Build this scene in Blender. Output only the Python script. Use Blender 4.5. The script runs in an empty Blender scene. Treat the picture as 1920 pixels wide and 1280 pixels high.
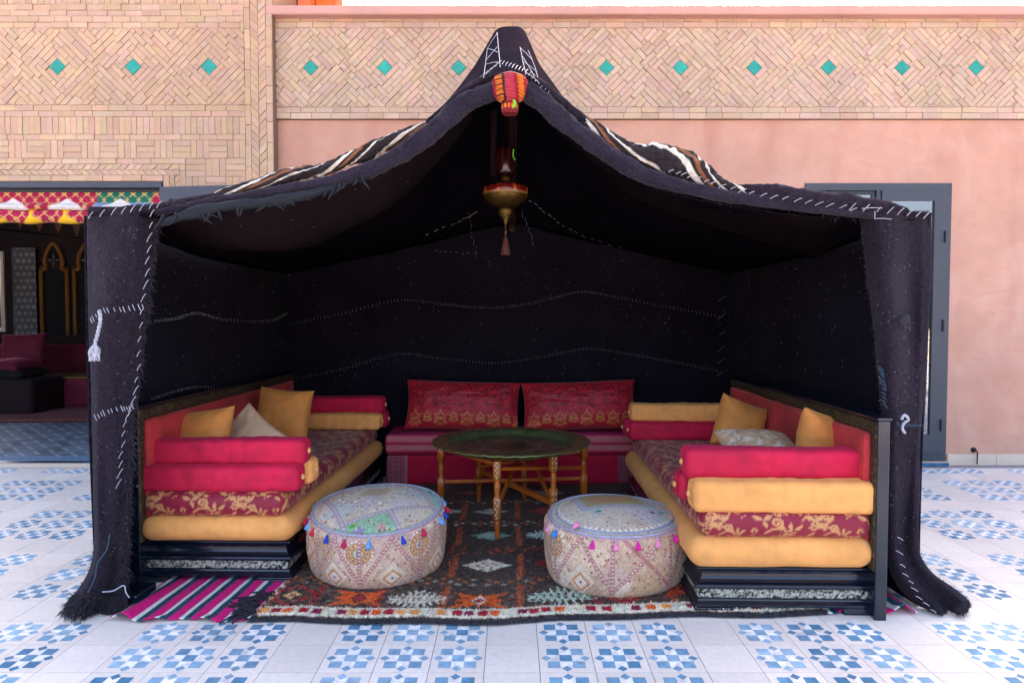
import bpy, bmesh, math, random
import numpy as np
from mathutils import Vector, Matrix, Euler

random.seed(7)
RNG = np.random.default_rng(7)
SC = bpy.context.scene
COL = SC.collection
R = math.radians

# ------------------------------------------------------------------ camera
CAM_H, F_PX, TH = 1.265, 1235.0, math.atan(44.0/1235.0)
cd = bpy.data.cameras.new('camera'); cam = bpy.data.objects.new('camera', cd); COL.objects.link(cam)
cd.sensor_width = 36.0; cd.lens = F_PX/1920.0*36.0; cd.clip_start = 0.05; cd.clip_end = 500
cam.location = (0, 0, CAM_H); cam.rotation_euler = (math.pi/2 - TH, 0, 0)
SC.camera = cam
# ------------------------------------------------------------------ world, sun, exposure
SUN_EL, SUN_AZ = R(25), R(14)
w = bpy.data.worlds.new('World'); SC.world = w; w.use_nodes = True
nt = w.node_tree; bg = nt.nodes['Background']
sky = nt.nodes.new('ShaderNodeTexSky'); sky.sky_type = 'NISHITA'; sky.sun_disc = False
sky.sun_elevation = SUN_EL; sky.sun_rotation = SUN_AZ; sky.air_density = 0.7; sky.dust_density = 10.0; sky.ozone_density = 0.0
nt.links.new(sky.outputs[0], bg.inputs[0]); bg.inputs[1].default_value = 0.15
sl = bpy.data.lights.new('sun', 'SUN'); so = bpy.data.objects.new('sun', sl); COL.objects.link(so)
sl.energy = 4.0; sl.angle = R(0.6); sl.color = (1.0, 0.96, 0.9)
so.rotation_euler = (math.pi/2 - SUN_EL, 0, -SUN_AZ + math.pi)
vs = SC.view_settings; vs.view_transform = 'Standard'; vs.look = 'None'; vs.gamma = 1.0; vs.use_curve_mapping = False
vs.exposure = 3.2
try:
    SC.cycles.max_bounces = 8; SC.cycles.use_denoising = True
except Exception: pass

# ------------------------------------------------------------------ helpers
def at(px, py, Y):
    """world point on the ray through photo pixel (px,py) at depth Y"""
    u, v = (px-960.0)/F_PX, (640.0-py)/F_PX
    dy = math.cos(TH)+v*math.sin(TH); dz = -math.sin(TH)+v*math.cos(TH)
    t = Y/dy
    return np.array([u*t, Y, CAM_H+dz*t])
def lin(c):
    c = np.asarray(c, float)/255.0
    return np.where(c <= 0.04045, c/12.92, ((c+0.055)/1.055)**2.4)
def vnoise(x, y, seed=0):
    seed = int(seed*10)
    x = np.asarray(x, float); y = np.asarray(y, float)
    xi = np.floor(x).astype(np.int64); yi = np.floor(y).astype(np.int64)
    fx = x-xi; fy = y-yi; fx = fx*fx*(3-2*fx); fy = fy*fy*(3-2*fy)
    def h(a, b):
        n = (a*374761393+b*668265263+seed*974711) & 0xffffffff
        n = ((n ^ (n >> 13))*1274126177) & 0xffffffff
        n = n ^ (n >> 16)
        return n/4294967295.0
    return (h(xi, yi)*(1-fx)+h(xi+1, yi)*fx)*(1-fy)+(h(xi, yi+1)*(1-fx)+h(xi+1, yi+1)*fx)*fy
def fbm(x, y, seed=0, o=3):
    s = 0; a = .5
    for i in range(o):
        s = s+a*vnoise(x*2**i, y*2**i, seed+i*17); a *= .5
    return s/(1-.5**o)
def smooth(pts, n):
    """resample a polyline of points with Catmull-Rom"""
    P = np.asarray(pts, float); P = np.vstack([2*P[0]-P[1], P, 2*P[-1]-P[-2]])
    m = len(P)-3; t = np.linspace(0, m-1e-9, n); i = t.astype(int); f = (t-i)[:, None]
    p0, p1, p2, p3 = P[i], P[i+1], P[i+2], P[i+3]
    return .5*((2*p1)+(-p0+p2)*f+(2*p0-5*p1+4*p2-p3)*f**2+(-p0+3*p1-3*p2+p3)*f**3)

# ---------------- objects
def link(o, parent=None, world=True):
    COL.objects.link(o)
    if parent is not None:
        o.parent = parent
        if world: o.matrix_parent_inverse = world_inv(parent)
    return o
def world_inv(p):
    m = p.matrix_basis.copy()
    q = p
    while q.parent is not None:
        m = q.parent.matrix_basis @ q.matrix_parent_inverse @ m if False else q.parent.matrix_basis @ (q.matrix_parent_inverse @ m)
        q = q.parent
    return m.inverted()
def tag(o, label=None, cat=None, group=None, kind=None):
    if label: o['label'] = label
    if cat: o['category'] = cat
    if group: o['group'] = group
    if kind: o['kind'] = kind
    return o
def thing(name, label, cat, loc=(0, 0, 0), rotz=0.0, group=None):
    o = bpy.data.objects.new(name, None); o.empty_display_size = .1
    COL.objects.link(o); o.location = loc; o.rotation_euler = (0, 0, rotz)
    o.matrix_basis = Matrix.LocRotScale(Vector(loc), Euler((0, 0, rotz)), None)
    return tag(o, label, cat, group)
def mesh_np(name, V, F, m, parent=None, col=None, smooth_=True, world=True):
    V = np.ascontiguousarray(V, np.float32).reshape(-1, 3); F = np.ascontiguousarray(F, np.int32)
    me = bpy.data.meshes.new(name); n = len(F); k = F.shape[1]
    me.vertices.add(len(V)); me.vertices.foreach_set('co', V.ravel())
    me.loops.add(n*k); me.loops.foreach_set('vertex_index', F.ravel())
    me.polygons.add(n); me.polygons.foreach_set('loop_start', np.arange(0, n*k, k, dtype=np.int32))
    try: me.polygons.foreach_set('loop_total', np.full(n, k, np.int32))
    except Exception: pass
    me.polygons.foreach_set('use_smooth', np.full(n, smooth_, bool))
    me.update(calc_edges=True)
    if col is not None: setcol(me, col)
    if m is not None: me.materials.append(m)
    o = bpy.data.objects.new(name, me)
    return link(o, parent, world)
def setcol(me, col):
    c = np.asarray(col, float)
    if c.ndim == 1: c = np.tile(c, (len(me.vertices), 1))
    rgba = np.ones((len(c), 4), np.float32); rgba[:, :3] = c[:, :3]
    a = me.color_attributes.new('Col', 'FLOAT_COLOR', 'POINT'); a.data.foreach_set('color', rgba.ravel())
def gridF(nu, nv, cu=False, cv=False, base=0):
    iu = np.arange(nu if cu else nu-1); iv = np.arange(nv if cv else nv-1)
    a, b = np.meshgrid(iu, iv, indexing='ij'); a2 = (a+1) % nu; b2 = (b+1) % nv
    return np.stack([a*nv+b, a2*nv+b, a2*nv+b2, a*nv+b2], -1).reshape(-1, 4)+base
def grid(name, P, m, parent=None, col=None, cu=False, cv=False, flip=False, world=True, thick=0):
    nu, nv = P.shape[:2]; F = gridF(nu, nv, cu, cv)
    if flip: F = F[:, ::-1]
    o = mesh_np(name, P.reshape(-1, 3), F, m, parent, None if col is None else np.asarray(col).reshape(-1, 3), True, world)
    if thick:
        md = o.modifiers.new('thickness', 'SOLIDIFY'); md.thickness = thick; md.offset = 0
    return o
def poly(name, V, F, m, parent=None, col=None, world=True, bevel=0, smooth_=False):
    me = bpy.data.meshes.new(name); me.from_pydata([tuple(map(float, v)) for v in V], [], [tuple(f) for f in F]); me.update()
    if bevel:
        bm = bmesh.new(); bm.from_mesh(me)
        bmesh.ops.bevel(bm, geom=bm.edges[:], offset=bevel, segments=2, profile=.5, affect='EDGES', clamp_overlap=True)
        bm.to_mesh(me); bm.free()
    if col is not None: setcol(me, col)
    if smooth_: me.polygons.foreach_set('use_smooth', [True]*len(me.polygons))
    if m is not None: me.materials.append(m)
    o = bpy.data.objects.new(name, me)
    return link(o, parent, world)
BF = [(0, 3, 2, 1), (4, 5, 6, 7), (0, 1, 5, 4), (1, 2, 6, 5), (2, 3, 7, 6), (3, 0, 4, 7)]
def boxV(x0, x1, y0, y1, z0, z1):
    return [(x0, y0, z0), (x1, y0, z0), (x1, y1, z0), (x0, y1, z0), (x0, y0, z1), (x1, y0, z1), (x1, y1, z1), (x0, y1, z1)]
def box(name, x0, x1, y0, y1, z0, z1, m, parent=None, bevel=0.004, col=None, world=True):
    return poly(name, boxV(x0, x1, y0, y1, z0, z1), BF, m, parent, col, world, bevel)
def join_polys(items):
    V, F = [], []
    for v, f in items:
        b = len(V); V += list(v); F += [tuple(i+b for i in q) for q in f]
    return V, F
def frames(P):
    P = np.asarray(P, float); T = np.gradient(P, axis=0); T /= np.linalg.norm(T, axis=1)[:, None]+1e-12
    N = np.zeros_like(P); r = np.array([0, 0, 1.]) if abs(T[0][2]) < .9 else np.array([1., 0, 0])
    n = r-T[0]*r.dot(T[0]); n /= np.linalg.norm(n)
    for i in range(len(P)):
        n = n-T[i]*n.dot(T[i]); n /= np.linalg.norm(n)+1e-12; N[i] = n
    return T, N, np.cross(T, N)
def tubeV(P, rad, ns=8):
    T, N, B = frames(P); n = len(P); r = np.broadcast_to(np.asarray(rad, float), (n,)) if np.ndim(rad) < 2 else rad
    a = np.arange(ns)/ns*2*np.pi
    rr = r[:, None] if np.ndim(r) == 1 else r
    V = P[:, None, :]+(np.cos(a)[None, :, None]*N[:, None, :]+np.sin(a)[None, :, None]*B[:, None, :])*np.broadcast_to(rr, (n, ns))[:, :, None]
    return V
def tube(name, P, rad, m, parent=None, ns=8, col=None, world=True):
    V = tubeV(np.asarray(P, float), rad, ns); n = len(P)
    F = gridF(n, ns, False, True)[:, ::-1]; VV = V.reshape(-1, 3)
    caps = np.vstack([V[0].mean(0), V[-1].mean(0)]); b = len(VV); VV = np.vstack([VV, caps])
    j = np.arange(ns); j2 = (j+1) % ns
    c0 = np.stack([j, j2, np.full(ns, b), np.full(ns, b)], -1); c1 = np.stack([(n-1)*ns+j2, (n-1)*ns+j, np.full(ns, b+1), np.full(ns, b+1)], -1)
    fs = [tuple(x) for x in F]+[tuple(x[:3]) for x in c0]+[tuple(x[:3]) for x in c1]
    if col is not None:
        col = np.asarray(col, float).reshape(-1, 3)
        if len(col) == b: col = np.vstack([col, col[0], col[-1]])
        elif len(col) == 1: col = col[0]
    return poly(name, VV, fs, m, parent, col, world, 0, True)
def many_tubes(name, paths, rad, m, parent=None, ns=4, cols=None, kind='stuff', world=True):
    VV, FF, CC, b = [], [], [], 0
    for i, P in enumerate(paths):
        P = np.asarray(P, float); n = len(P)
        r = rad[i] if isinstance(rad, (list, tuple)) else rad
        V = tubeV(P, r, ns).reshape(-1, 3); VV.append(V); FF.append(gridF(n, ns, False, True)+b); b += len(V)
        if cols is not None: CC.append(np.tile(cols[i], (len(V), 1)))
    o = mesh_np(name, np.vstack(VV), np.vstack(FF), m, parent, np.vstack(CC) if cols is not None else None, True, world)
    if kind: o['kind'] = kind
    return o
def lathe(name, prof, n, m, parent=None, c=(0, 0, 0), ex=None, col=None, world=True, rot=0.0):
    """prof list of (r,z); ex optional superellipse exponent per ring (2 = round, 8 = square)"""
    pr = np.asarray(prof, float); a = np.arange(n)/n*2*np.pi
    V = np.zeros((len(pr), n, 3))
    for i, (r, z) in enumerate(pr):
        e = 2 if ex is None else ex[i]
        k = (np.abs(np.cos(a))**e+np.abs(np.sin(a))**e)**(-1.0/e)
        V[i, :, 0] = r*k*np.cos(a+rot); V[i, :, 1] = r*k*np.sin(a+rot); V[i, :, 2] = z
    V += np.array(c)
    return grid(name, V, m, parent, col, False, True, True, world)
def fuzz(name, pts, dirs, ln, m, parent, wd=.0012, seed=1, kind='stuff', jit=.5, droop=.3):
    r = np.random.default_rng(seed); n = len(pts)
    d = np.asarray(dirs, float)+r.normal(0, jit, (n, 3)); d /= np.linalg.norm(d, axis=1)[:, None]
    L = ln*r.uniform(.3, 1, n)[:, None]; s = np.cross(d, r.normal(0, 1, (n, 3))); s /= np.linalg.norm(s, axis=1)[:, None]
    p0 = np.asarray(pts); p1 = p0+d*L*.5; p2 = p0+d*L+np.array([0, 0, -1])*L*droop
    V = np.stack([p0-s*wd, p0+s*wd, p1-s*wd*.8, p1+s*wd*.8, p2-s*wd*.15, p2+s*wd*.15], 1).reshape(-1, 3)
    b = np.arange(n)[:, None]*6
    F = np.vstack([b+np.array([[0, 1, 3, 2]]), b+np.array([[2, 3, 5, 4]])])
    o = mesh_np(name, V, F, m, parent)
    if kind: o['kind'] = kind
    return o

# ------------------------------------------------------------------ materials (all procedural)
MATS = {}
def M(name, c=None, rough=.8, nz=None, nz2=None, bump=None, weave=None, sheen=0, metal=0, spec=.4, rnd=0, coat=0, fleck=0, wpos=False, sheen_col=None, bump_tex='noise', attr_gain=None):
    """c None -> colour from the 'Col' attribute. nz=(scale,amount) brightness mottling, bump=(scale,dist)"""
    if name in MATS: return MATS[name]
    m = bpy.data.materials.new(name); m.use_nodes = True; t = m.node_tree; N = t.nodes; L = t.links
    b = N['Principled BSDF']; b.inputs['Roughness'].default_value = rough; b.inputs['Metallic'].default_value = metal
    b.inputs['Specular IOR Level'].default_value = spec
    b.inputs['Sheen Weight'].default_value = sheen; b.inputs['Sheen Roughness'].default_value = .45
    if sheen_col is not None: b.inputs['Sheen Tint'].default_value = (*lin(sheen_col), 1)
    b.inputs['Coat Weight'].default_value = coat; b.inputs['Coat Roughness'].default_value = .12
    tc = N.new('ShaderNodeTexCoord')
    crd = N.new('ShaderNodeNewGeometry').outputs['Position'] if wpos else tc.outputs['Object']
    if c is None:
        a = N.new('ShaderNodeAttribute'); a.attribute_name = 'Col'; out = a.outputs['Color']
    else:
        a = N.new('ShaderNodeRGB'); a.outputs[0].default_value = (*lin(c), 1); out = a.outputs[0]
    def mul(out, fac_out, lo, hi):
        mr = N.new('ShaderNodeMapRange'); mr.inputs['From Min'].default_value = .3; mr.inputs['From Max'].default_value = .7
        mr.inputs['To Min'].default_value = lo; mr.inputs['To Max'].default_value = hi; L.new(fac_out, mr.inputs['Value'])
        h = N.new('ShaderNodeVectorMath'); h.operation = 'SCALE'; L.new(out, h.inputs[0]); L.new(mr.outputs[0], h.inputs['Scale'])
        return h.outputs[0]
    for k, z in enumerate((nz, nz2)):
        if z:
            n = N.new('ShaderNodeTexNoise'); n.inputs['Scale'].default_value = z[0]; n.inputs['Detail'].default_value = 5
            L.new(crd, n.inputs['Vector']); out = mul(out, n.outputs['Fac'], 1-z[1], 1+z[1])
    if rnd:
        oi = N.new('ShaderNodeObjectInfo'); mr = N.new('ShaderNodeMapRange')
        mr.inputs['To Min'].default_value = 1-rnd; mr.inputs['To Max'].default_value = 1+rnd; L.new(oi.outputs['Random'], mr.inputs['Value'])
        h = N.new('ShaderNodeVectorMath'); h.operation = 'SCALE'; L.new(out, h.inputs[0]); L.new(mr.outputs[0], h.inputs['Scale']); out = h.outputs[0]
    if fleck:
        n = N.new('ShaderNodeTexVoronoi'); n.inputs['Scale'].default_value = fleck; L.new(crd, n.inputs['Vector'])
        n2 = N.new('ShaderNodeTexNoise'); n2.inputs['Scale'].default_value = 9; L.new(crd, n2.inputs['Vector'])
        th = N.new('ShaderNodeMath'); th.operation = 'LESS_THAN'; th.inputs[1].default_value = .05; L.new(n.outputs['Distance'], th.inputs[0])
        t2 = N.new('ShaderNodeMath'); t2.operation = 'GREATER_THAN'; t2.inputs[1].default_value = .57; L.new(n2.outputs['Fac'], t2.inputs[0])
        tm = N.new('ShaderNodeMath'); tm.operation = 'MULTIPLY'; L.new(th.outputs[0], tm.inputs[0]); L.new(t2.outputs[0], tm.inputs[1])
        mx = N.new('ShaderNodeMix'); mx.data_type = 'RGBA'; L.new(tm.outputs[0], mx.inputs['Factor']); L.new(out, mx.inputs['A'])
        mx.inputs['B'].default_value = (.35, .34, .36, 1); out = mx.outputs['Result']
    L.new(out, b.inputs['Base Color'])
    hgt = None
    if bump:
        n = N.new('ShaderNodeTexNoise'); n.inputs['Scale'].default_value = bump[0]; n.inputs['Detail'].default_value = 4
        L.new(crd, n.inputs['Vector'])
        bp = N.new('ShaderNodeBump'); bp.inputs['Strength'].default_value = .8; bp.inputs['Distance'].default_value = bump[1]
        L.new(n.outputs['Fac'], bp.inputs['Height']); L.new(bp.outputs[0], b.inputs['Normal']); hgt = bp
    if weave:
        wv = N.new('ShaderNodeTexWave'); wv.bands_direction = weave[2]; wv.inputs['Scale'].default_value = weave[0]
        wv.inputs['Distortion'].default_value = 2.5; wv.inputs['Detail'].default_value = 1; wv.inputs['Detail Scale'].default_value = 3
        L.new(crd, wv.inputs['Vector'])
        bp = N.new('ShaderNodeBump'); bp.inputs['Strength'].default_value = .7; bp.inputs['Distance'].default_value = weave[1]
        L.new(wv.outputs['Fac'], bp.inputs['Height'])
        if hgt: L.new(hgt.outputs[0], bp.inputs['Normal'])
        L.new(bp.outputs[0], b.inputs['Normal'])
    MATS[name] = m
    return m
m_brick = M('brick', None, .9, nz=(60, .07), nz2=(9, .05), bump=(120, .0012))
m_mortar = M('mortar', (130, 104, 88), .95, nz=(40, .15), bump=(90, .002))
m_plaster = M('pink_plaster', (206, 150, 138), .9, nz=(1.1, .10), nz2=(9, .05), bump=(35, .0016))
def plaster_mat():
    m = M('pink_plaster2', (199, 151, 129), .9, nz=(1.2, .07), nz2=(7, .05), bump=(28, .002))
    t = m.node_tree; N = t.nodes; L = t.links; b = N['Principled BSDF']; src = b.inputs['Base Color'].links[0].from_socket
    tc = N.new('ShaderNodeTexCoord')
    def layer(src, scl, sc, lo, hi, col, amt, dist=0.0):
        mp = N.new('ShaderNodeMapping'); mp.inputs['Scale'].default_value = scl; L.new(tc.outputs['Object'], mp.inputs[0])
        n = N.new('ShaderNodeTexNoise'); n.inputs['Scale'].default_value = sc; n.inputs['Detail'].default_value = 7; n.inputs['Distortion'].default_value = dist; L.new(mp.outputs[0], n.inputs['Vector'])
        r = N.new('ShaderNodeMapRange'); r.inputs['From Min'].default_value = lo; r.inputs['From Max'].default_value = hi; r.inputs['To Max'].default_value = amt; L.new(n.outputs['Fac'], r.inputs['Value'])
        x = N.new('ShaderNodeMix'); x.data_type = 'RGBA'; L.new(r.outputs[0], x.inputs['Factor']); L.new(src, x.inputs['A']); x.inputs['B'].default_value = (*lin(col), 1)
        return x.outputs['Result']
    src = layer(src, (1, 1, .22), 3.2, .5, .75, (184, 120, 100), .5, .6)      # drip stains
    src = layer(src, (1, 1, 1), 1.7, .5, .72, (210, 172, 156), .38, 1.5)        # pale patches
    src = layer(src, (.35, 1, 1.6), 6, .56, .74, (188, 132, 112), .32, 2.0)      # trowel sweeps
    src = layer(src, (1, 1, 1), 40, .66, .75, (150, 100, 86), .5)             # pits
    L.new(src, b.inputs['Base Color']); return m
m_plaster = plaster_mat()
m_coping = M('coping_plaster', (196, 150, 136), .9, nz=(2, .07), bump=(30, .002))
m_teal = M('teal_glaze', (24, 150, 132), .25, nz=(20, .18), rnd=.12, spec=.5)
m_steel = M('grey_steel', (58, 64, 74), .45, nz=(6, .06), spec=.5)
m_steel_dk = M('dark_steel', (40, 46, 56), .45, nz=(6, .06), spec=.5)
m_cream = M('cream_skirting', (212, 192, 172), .8, nz=(7, .06), bump=(40, .001))
m_tile = M('cement_tile', None, .5, nz=(1.7, .07), nz2=(40, .06), rnd=.03, wpos=True, bump=(30, .0006), spec=.35)
m_tilestar = M('cement_star', None, .5, nz=(26, .24), nz2=(80, .1), rnd=.12, wpos=True, spec=.35)
m_grout = M('grout', (158, 150, 156), .9, nz=(20, .1))
m_ground = M('earth', (170, 150, 130), .95, nz=(1, .2))
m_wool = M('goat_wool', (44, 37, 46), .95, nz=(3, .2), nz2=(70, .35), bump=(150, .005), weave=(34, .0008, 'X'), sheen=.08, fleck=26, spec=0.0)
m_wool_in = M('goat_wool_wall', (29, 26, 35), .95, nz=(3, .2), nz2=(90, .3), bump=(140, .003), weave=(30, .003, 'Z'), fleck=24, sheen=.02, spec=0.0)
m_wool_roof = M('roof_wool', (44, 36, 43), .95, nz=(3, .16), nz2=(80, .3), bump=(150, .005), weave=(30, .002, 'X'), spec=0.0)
m_ceiling_shade = M('ceiling_shade_wool', (20, 17, 22), .97, nz=(3, .2), bump=(120, .004), spec=0.0)  # darker copy of the roof wool, interior shade put into the colour
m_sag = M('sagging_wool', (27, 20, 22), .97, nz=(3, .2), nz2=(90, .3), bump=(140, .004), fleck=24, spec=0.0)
m_woolhem = M('wool_hem', (45, 40, 51), .95, nz=(8, .2), nz2=(110, .3), bump=(120, .006), sheen=.1, spec=0.0)
m_fuzz = M('wool_fuzz', (44, 38, 46), .95, sheen=.1)
m_thread = M('white_thread', (170, 172, 182), .9, nz=(60, .2))
m_threadblue = M('blue_thread', (52, 80, 98), .9)
m_cloth = M('striped_cloth', None, .95, nz=(50, .15), bump=(170, .003), sheen=.05)
m_lacq = M('blue_black_lacquer', (9, 20, 36), .2, nz=(4, .15), spec=.55, coat=.25, bump=(6, .002))
m_bronze = M('carved_bronze_wood', None, .55, bump=(70, .003), spec=.4)
m_carved = M('carved_silver', None, .5, bump=(120, .003), metal=.25)
m_redvel = M('red_velvet', (192, 14, 58), .75, nz=(5, .2), nz2=(22, .12), bump=(25, .002), sheen=.2, sheen_col=(255, 110, 160))
m_backvel = M('faded_red_velvet', (180, 46, 50), .8, nz=(5, .32), nz2=(18, .14), bump=(25, .002), sheen=.4, sheen_col=(255, 150, 130))
m_yelvel = M('ochre_velvet', (238, 164, 90), .8, nz=(4, .13), nz2=(20, .08), bump=(22, .002), sheen=.2, sheen_col=(255, 220, 160))
m_tanvel = M('tan_velvet', (196, 142, 82), .8, nz=(5, .1), nz2=(28, .05), bump=(22, .002), sheen=.2, sheen_col=(255, 220, 160))
m_goldcush = M('gold_velvet', (206, 132, 62), .8, nz=(7, .14), nz2=(30, .06), bump=(20, .003), sheen=.35, sheen_col=(255, 210, 140))
m_beigecush = M('beige_velvet', (224, 178, 140), .85, nz=(7, .1), nz2=(30, .06), bump=(20, .003), sheen=.3, sheen_col=(255, 235, 210))
m_broc = M('brocade', None, .55, nz=(12, .06), bump=(200, .0008), sheen=.15, spec=.45)
m_print = M('printed_cloth', None, .85, nz=(40, .08), bump=(180, .001))
m_rug = M('wool_pile', None, .95, nz=(160, .3), nz2=(30, .12), bump=(190, .006), sheen=.05)
m_kilim = M('kilim', None, .9, nz=(120, .12), weave=(60, .0015, 'Y'))
m_pouf = M('embroidery', None, .85, nz=(150, .14), bump=(170, .0022))
m_silk = M('tassel_silk', None, .7, sheen=.2)
m_wood = M('varnished_wood', (176, 92, 28), .35, nz=(14, .2), nz2=(60, .1), spec=.5, coat=.2)
m_wood_dk = M('dark_wood', (40, 26, 18), .5, nz=(14, .25))
m_inlay = M('bone_inlay', None, .4, spec=.5)
m_tray = M('aged_brass_tray', None, .3, metal=.65, nz=(9, .25), nz2=(60, .15), bump=(60, .0015))
m_brass = M('lamp_brass', (104, 80, 38), .35, metal=.9, nz=(40, .3), bump=(220, .004))
m_lampred = M('lamp_red_glass', None, .2, spec=.6)
m_black = M('black_iron', (22, 22, 24), .5, metal=.3)
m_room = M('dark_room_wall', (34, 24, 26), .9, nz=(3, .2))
m_roomfloor = M('herringbone_floor', None, .6, spec=.3)
m_burg = M('burgundy_velvet', (96, 12, 40), .8, nz=(8, .2), sheen=.4, sheen_col=(255, 120, 170))
m_ochre = M('ochre_cloth', (118, 80, 30), .85, nz=(8, .15))
m_orange = M('orange_wood', (214, 120, 30), .5, nz=(5, .2))
m_terra = M('terracotta', (214, 118, 78), .85, nz=(4, .12))
m_blueglaze = M('blue_glaze', None, .25, spec=.5, nz=(30, .12))
def glass_mat():
    m = bpy.data.materials.new('window_glass'); m.use_nodes = True; t = m.node_tree; N = t.nodes; L = t.links
    N.remove(N['Principled BSDF']); o = N['Material Output']
    tr = N.new('ShaderNodeBsdfTransparent'); tr.inputs[0].default_value = (.55, .58, .6, 1)
    gl = N.new('ShaderNodeBsdfGlossy'); gl.inputs['Roughness'].default_value = .03; gl.inputs[0].default_value = (.9, .92, .95, 1)
    fr = N.new('ShaderNodeFresnel'); fr.inputs[0].default_value = 3.6
    mx = N.new('ShaderNodeMixShader'); L.new(fr.outputs[0], mx.inputs[0]); L.new(tr.outputs[0], mx.inputs[1]); L.new(gl.outputs[0], mx.inputs[2])
    L.new(mx.outputs[0], o.inputs[0]); return m
m_glass = glass_mat()

# ------------------------------------------------------------------ pattern canvas (computed colours that go into vertex attributes)
class Canvas:
    def __init__(s, w, h, res, bg, wrap=False):
        s.w, s.h, s.res, s.wrap = w, h, res, wrap
        s.nx, s.ny = int(round(w*res)), int(round(h*res))
        s.A = np.tile(lin(bg), (s.ny, s.nx, 1))
    def _win(s, x0, x1, y0, y1):
        i0, i1 = max(0, int(x0*s.res)-1), min(s.nx, int(x1*s.res)+2); j0, j1 = max(0, int(y0*s.res)-1), min(s.ny, int(y1*s.res)+2)
        return i0, i1, j0, j1
    def paint(s, x0, x1, y0, y1, dist, c, a=1.0):
        """dist(X,Y) signed distance in metres, negative inside"""
        offs = [(0, 0)]
        if s.wrap: offs = [(dx*s.w, dy*s.h) for dx in (-1, 0, 1) for dy in (-1, 0, 1)]
        c = lin(c)
        for ox, oy in offs:
            i0, i1, j0, j1 = s._win(x0+ox, x1+ox, y0+oy, y1+oy)
            if i1 <= i0 or j1 <= j0: continue
            X, Y = np.meshgrid((np.arange(i0, i1)+.5)/s.res-ox, (np.arange(j0, j1)+.5)/s.res-oy)
            m = np.clip(.5-dist(X, Y)*s.res, 0, 1)[..., None]*a
            s.A[j0:j1, i0:i1] = s.A[j0:j1, i0:i1]*(1-m)+c*m
    def disc(s, x, y, r, c, a=1): s.paint(x-r, x+r, y-r, y+r, lambda X, Y: np.hypot(X-x, Y-y)-r, c, a)
    def ring(s, x, y, r, t, c): s.paint(x-r-t, x+r+t, y-r-t, y+r+t, lambda X, Y: np.abs(np.hypot(X-x, Y-y)-r)-t, c)
    def rect(s, x0, x1, y0, y1, c, a=1): s.paint(x0, x1, y0, y1, lambda X, Y: np.maximum(np.abs(X-(x0+x1)/2)-(x1-x0)/2, np.abs(Y-(y0+y1)/2)-(y1-y0)/2), c, a)
    def diam(s, x, y, a_, b_, c, al=1):
        k = a_*b_/math.hypot(a_, b_)
        s.paint(x-a_, x+a_, y-b_, y+b_, lambda X, Y: (np.abs(X-x)/a_+np.abs(Y-y)/b_-1)*k, c, al)
    def seg(s, x0, y0, x1, y1, r, c, a=1):
        d2 = (x1-x0)**2+(y1-y0)**2+1e-12
        def f(X, Y):
            t = np.clip(((X-x0)*(x1-x0)+(Y-y0)*(y1-y0))/d2, 0, 1); return np.hypot(X-x0-t*(x1-x0), Y-y0-t*(y1-y0))-r
        s.paint(min(x0, x1)-r, max(x0, x1)+r, min(y0, y1)-r, max(y0, y1)+r, f, c, a)
    def path(s, P, r, c):
        for (a, b), (d, e) in zip(P[:-1], P[1:]): s.seg(a, b, d, e, r, c)
    def leaf(s, x, y, ang, l, wd, c):
        ca, sa = math.cos(ang), math.sin(ang)
        def f(X, Y):
            u = (X-x)*ca+(Y-y)*sa; v = -(X-x)*sa+(Y-y)*ca
            return np.where((u > 0) & (u < l), np.abs(v)-wd*np.sin(np.pi*np.clip(u/l, 0, 1))**.8, 1)
        s.paint(x-l, x+l, y-l, y+l, f, c)
    def spiral(s, x, y, r0, turns, ang, t, c, hand=1):
        P = []
        for i in range(22):
            k = i/21; r = r0*(1-.85*k); a = ang+hand*turns*2*math.pi*k; P.append((x+r*math.cos(a), y+r*math.sin(a)))
        s.path(P, t, c)
    def flower(s, x, y, r, n, c, c2=None, ang=0):
        def f(X, Y):
            d = np.hypot(X-x, Y-y); th = np.arctan2(Y-y, X-x); return d-r*(.68+.32*np.cos(n*(th-ang)))
        s.paint(x-r, x+r, y-r, y+r, f, c)
        if c2 is not None: s.disc(x, y, r*.28, c2)
    def noise(s, scale, amt, seed=0):
        X, Y = np.meshgrid(np.arange(s.nx)/s.res, np.arange(s.ny)/s.res)
        s.A *= (1+amt*(2*fbm(X*scale, Y*scale, seed)-1))[..., None]
    def sample(s, u, v):
        x = np.asarray(u)*s.res-.5; y = np.asarray(v)*s.res-.5
        xi = np.floor(x).astype(int); yi = np.floor(y).astype(int); fx = (x-xi)[..., None]; fy = (y-yi)[..., None]
        if s.wrap: g = lambda a, b: s.A[b % s.ny, a % s.nx]
        else: g = lambda a, b: s.A[np.clip(b, 0, s.ny-1), np.clip(a, 0, s.nx-1)]
        return (g(xi, yi)*(1-fx)+g(xi+1, yi)*fx)*(1-fy)+(g(xi, yi+1)*(1-fx)+g(xi+1, yi+1)*fx)*fy

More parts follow.
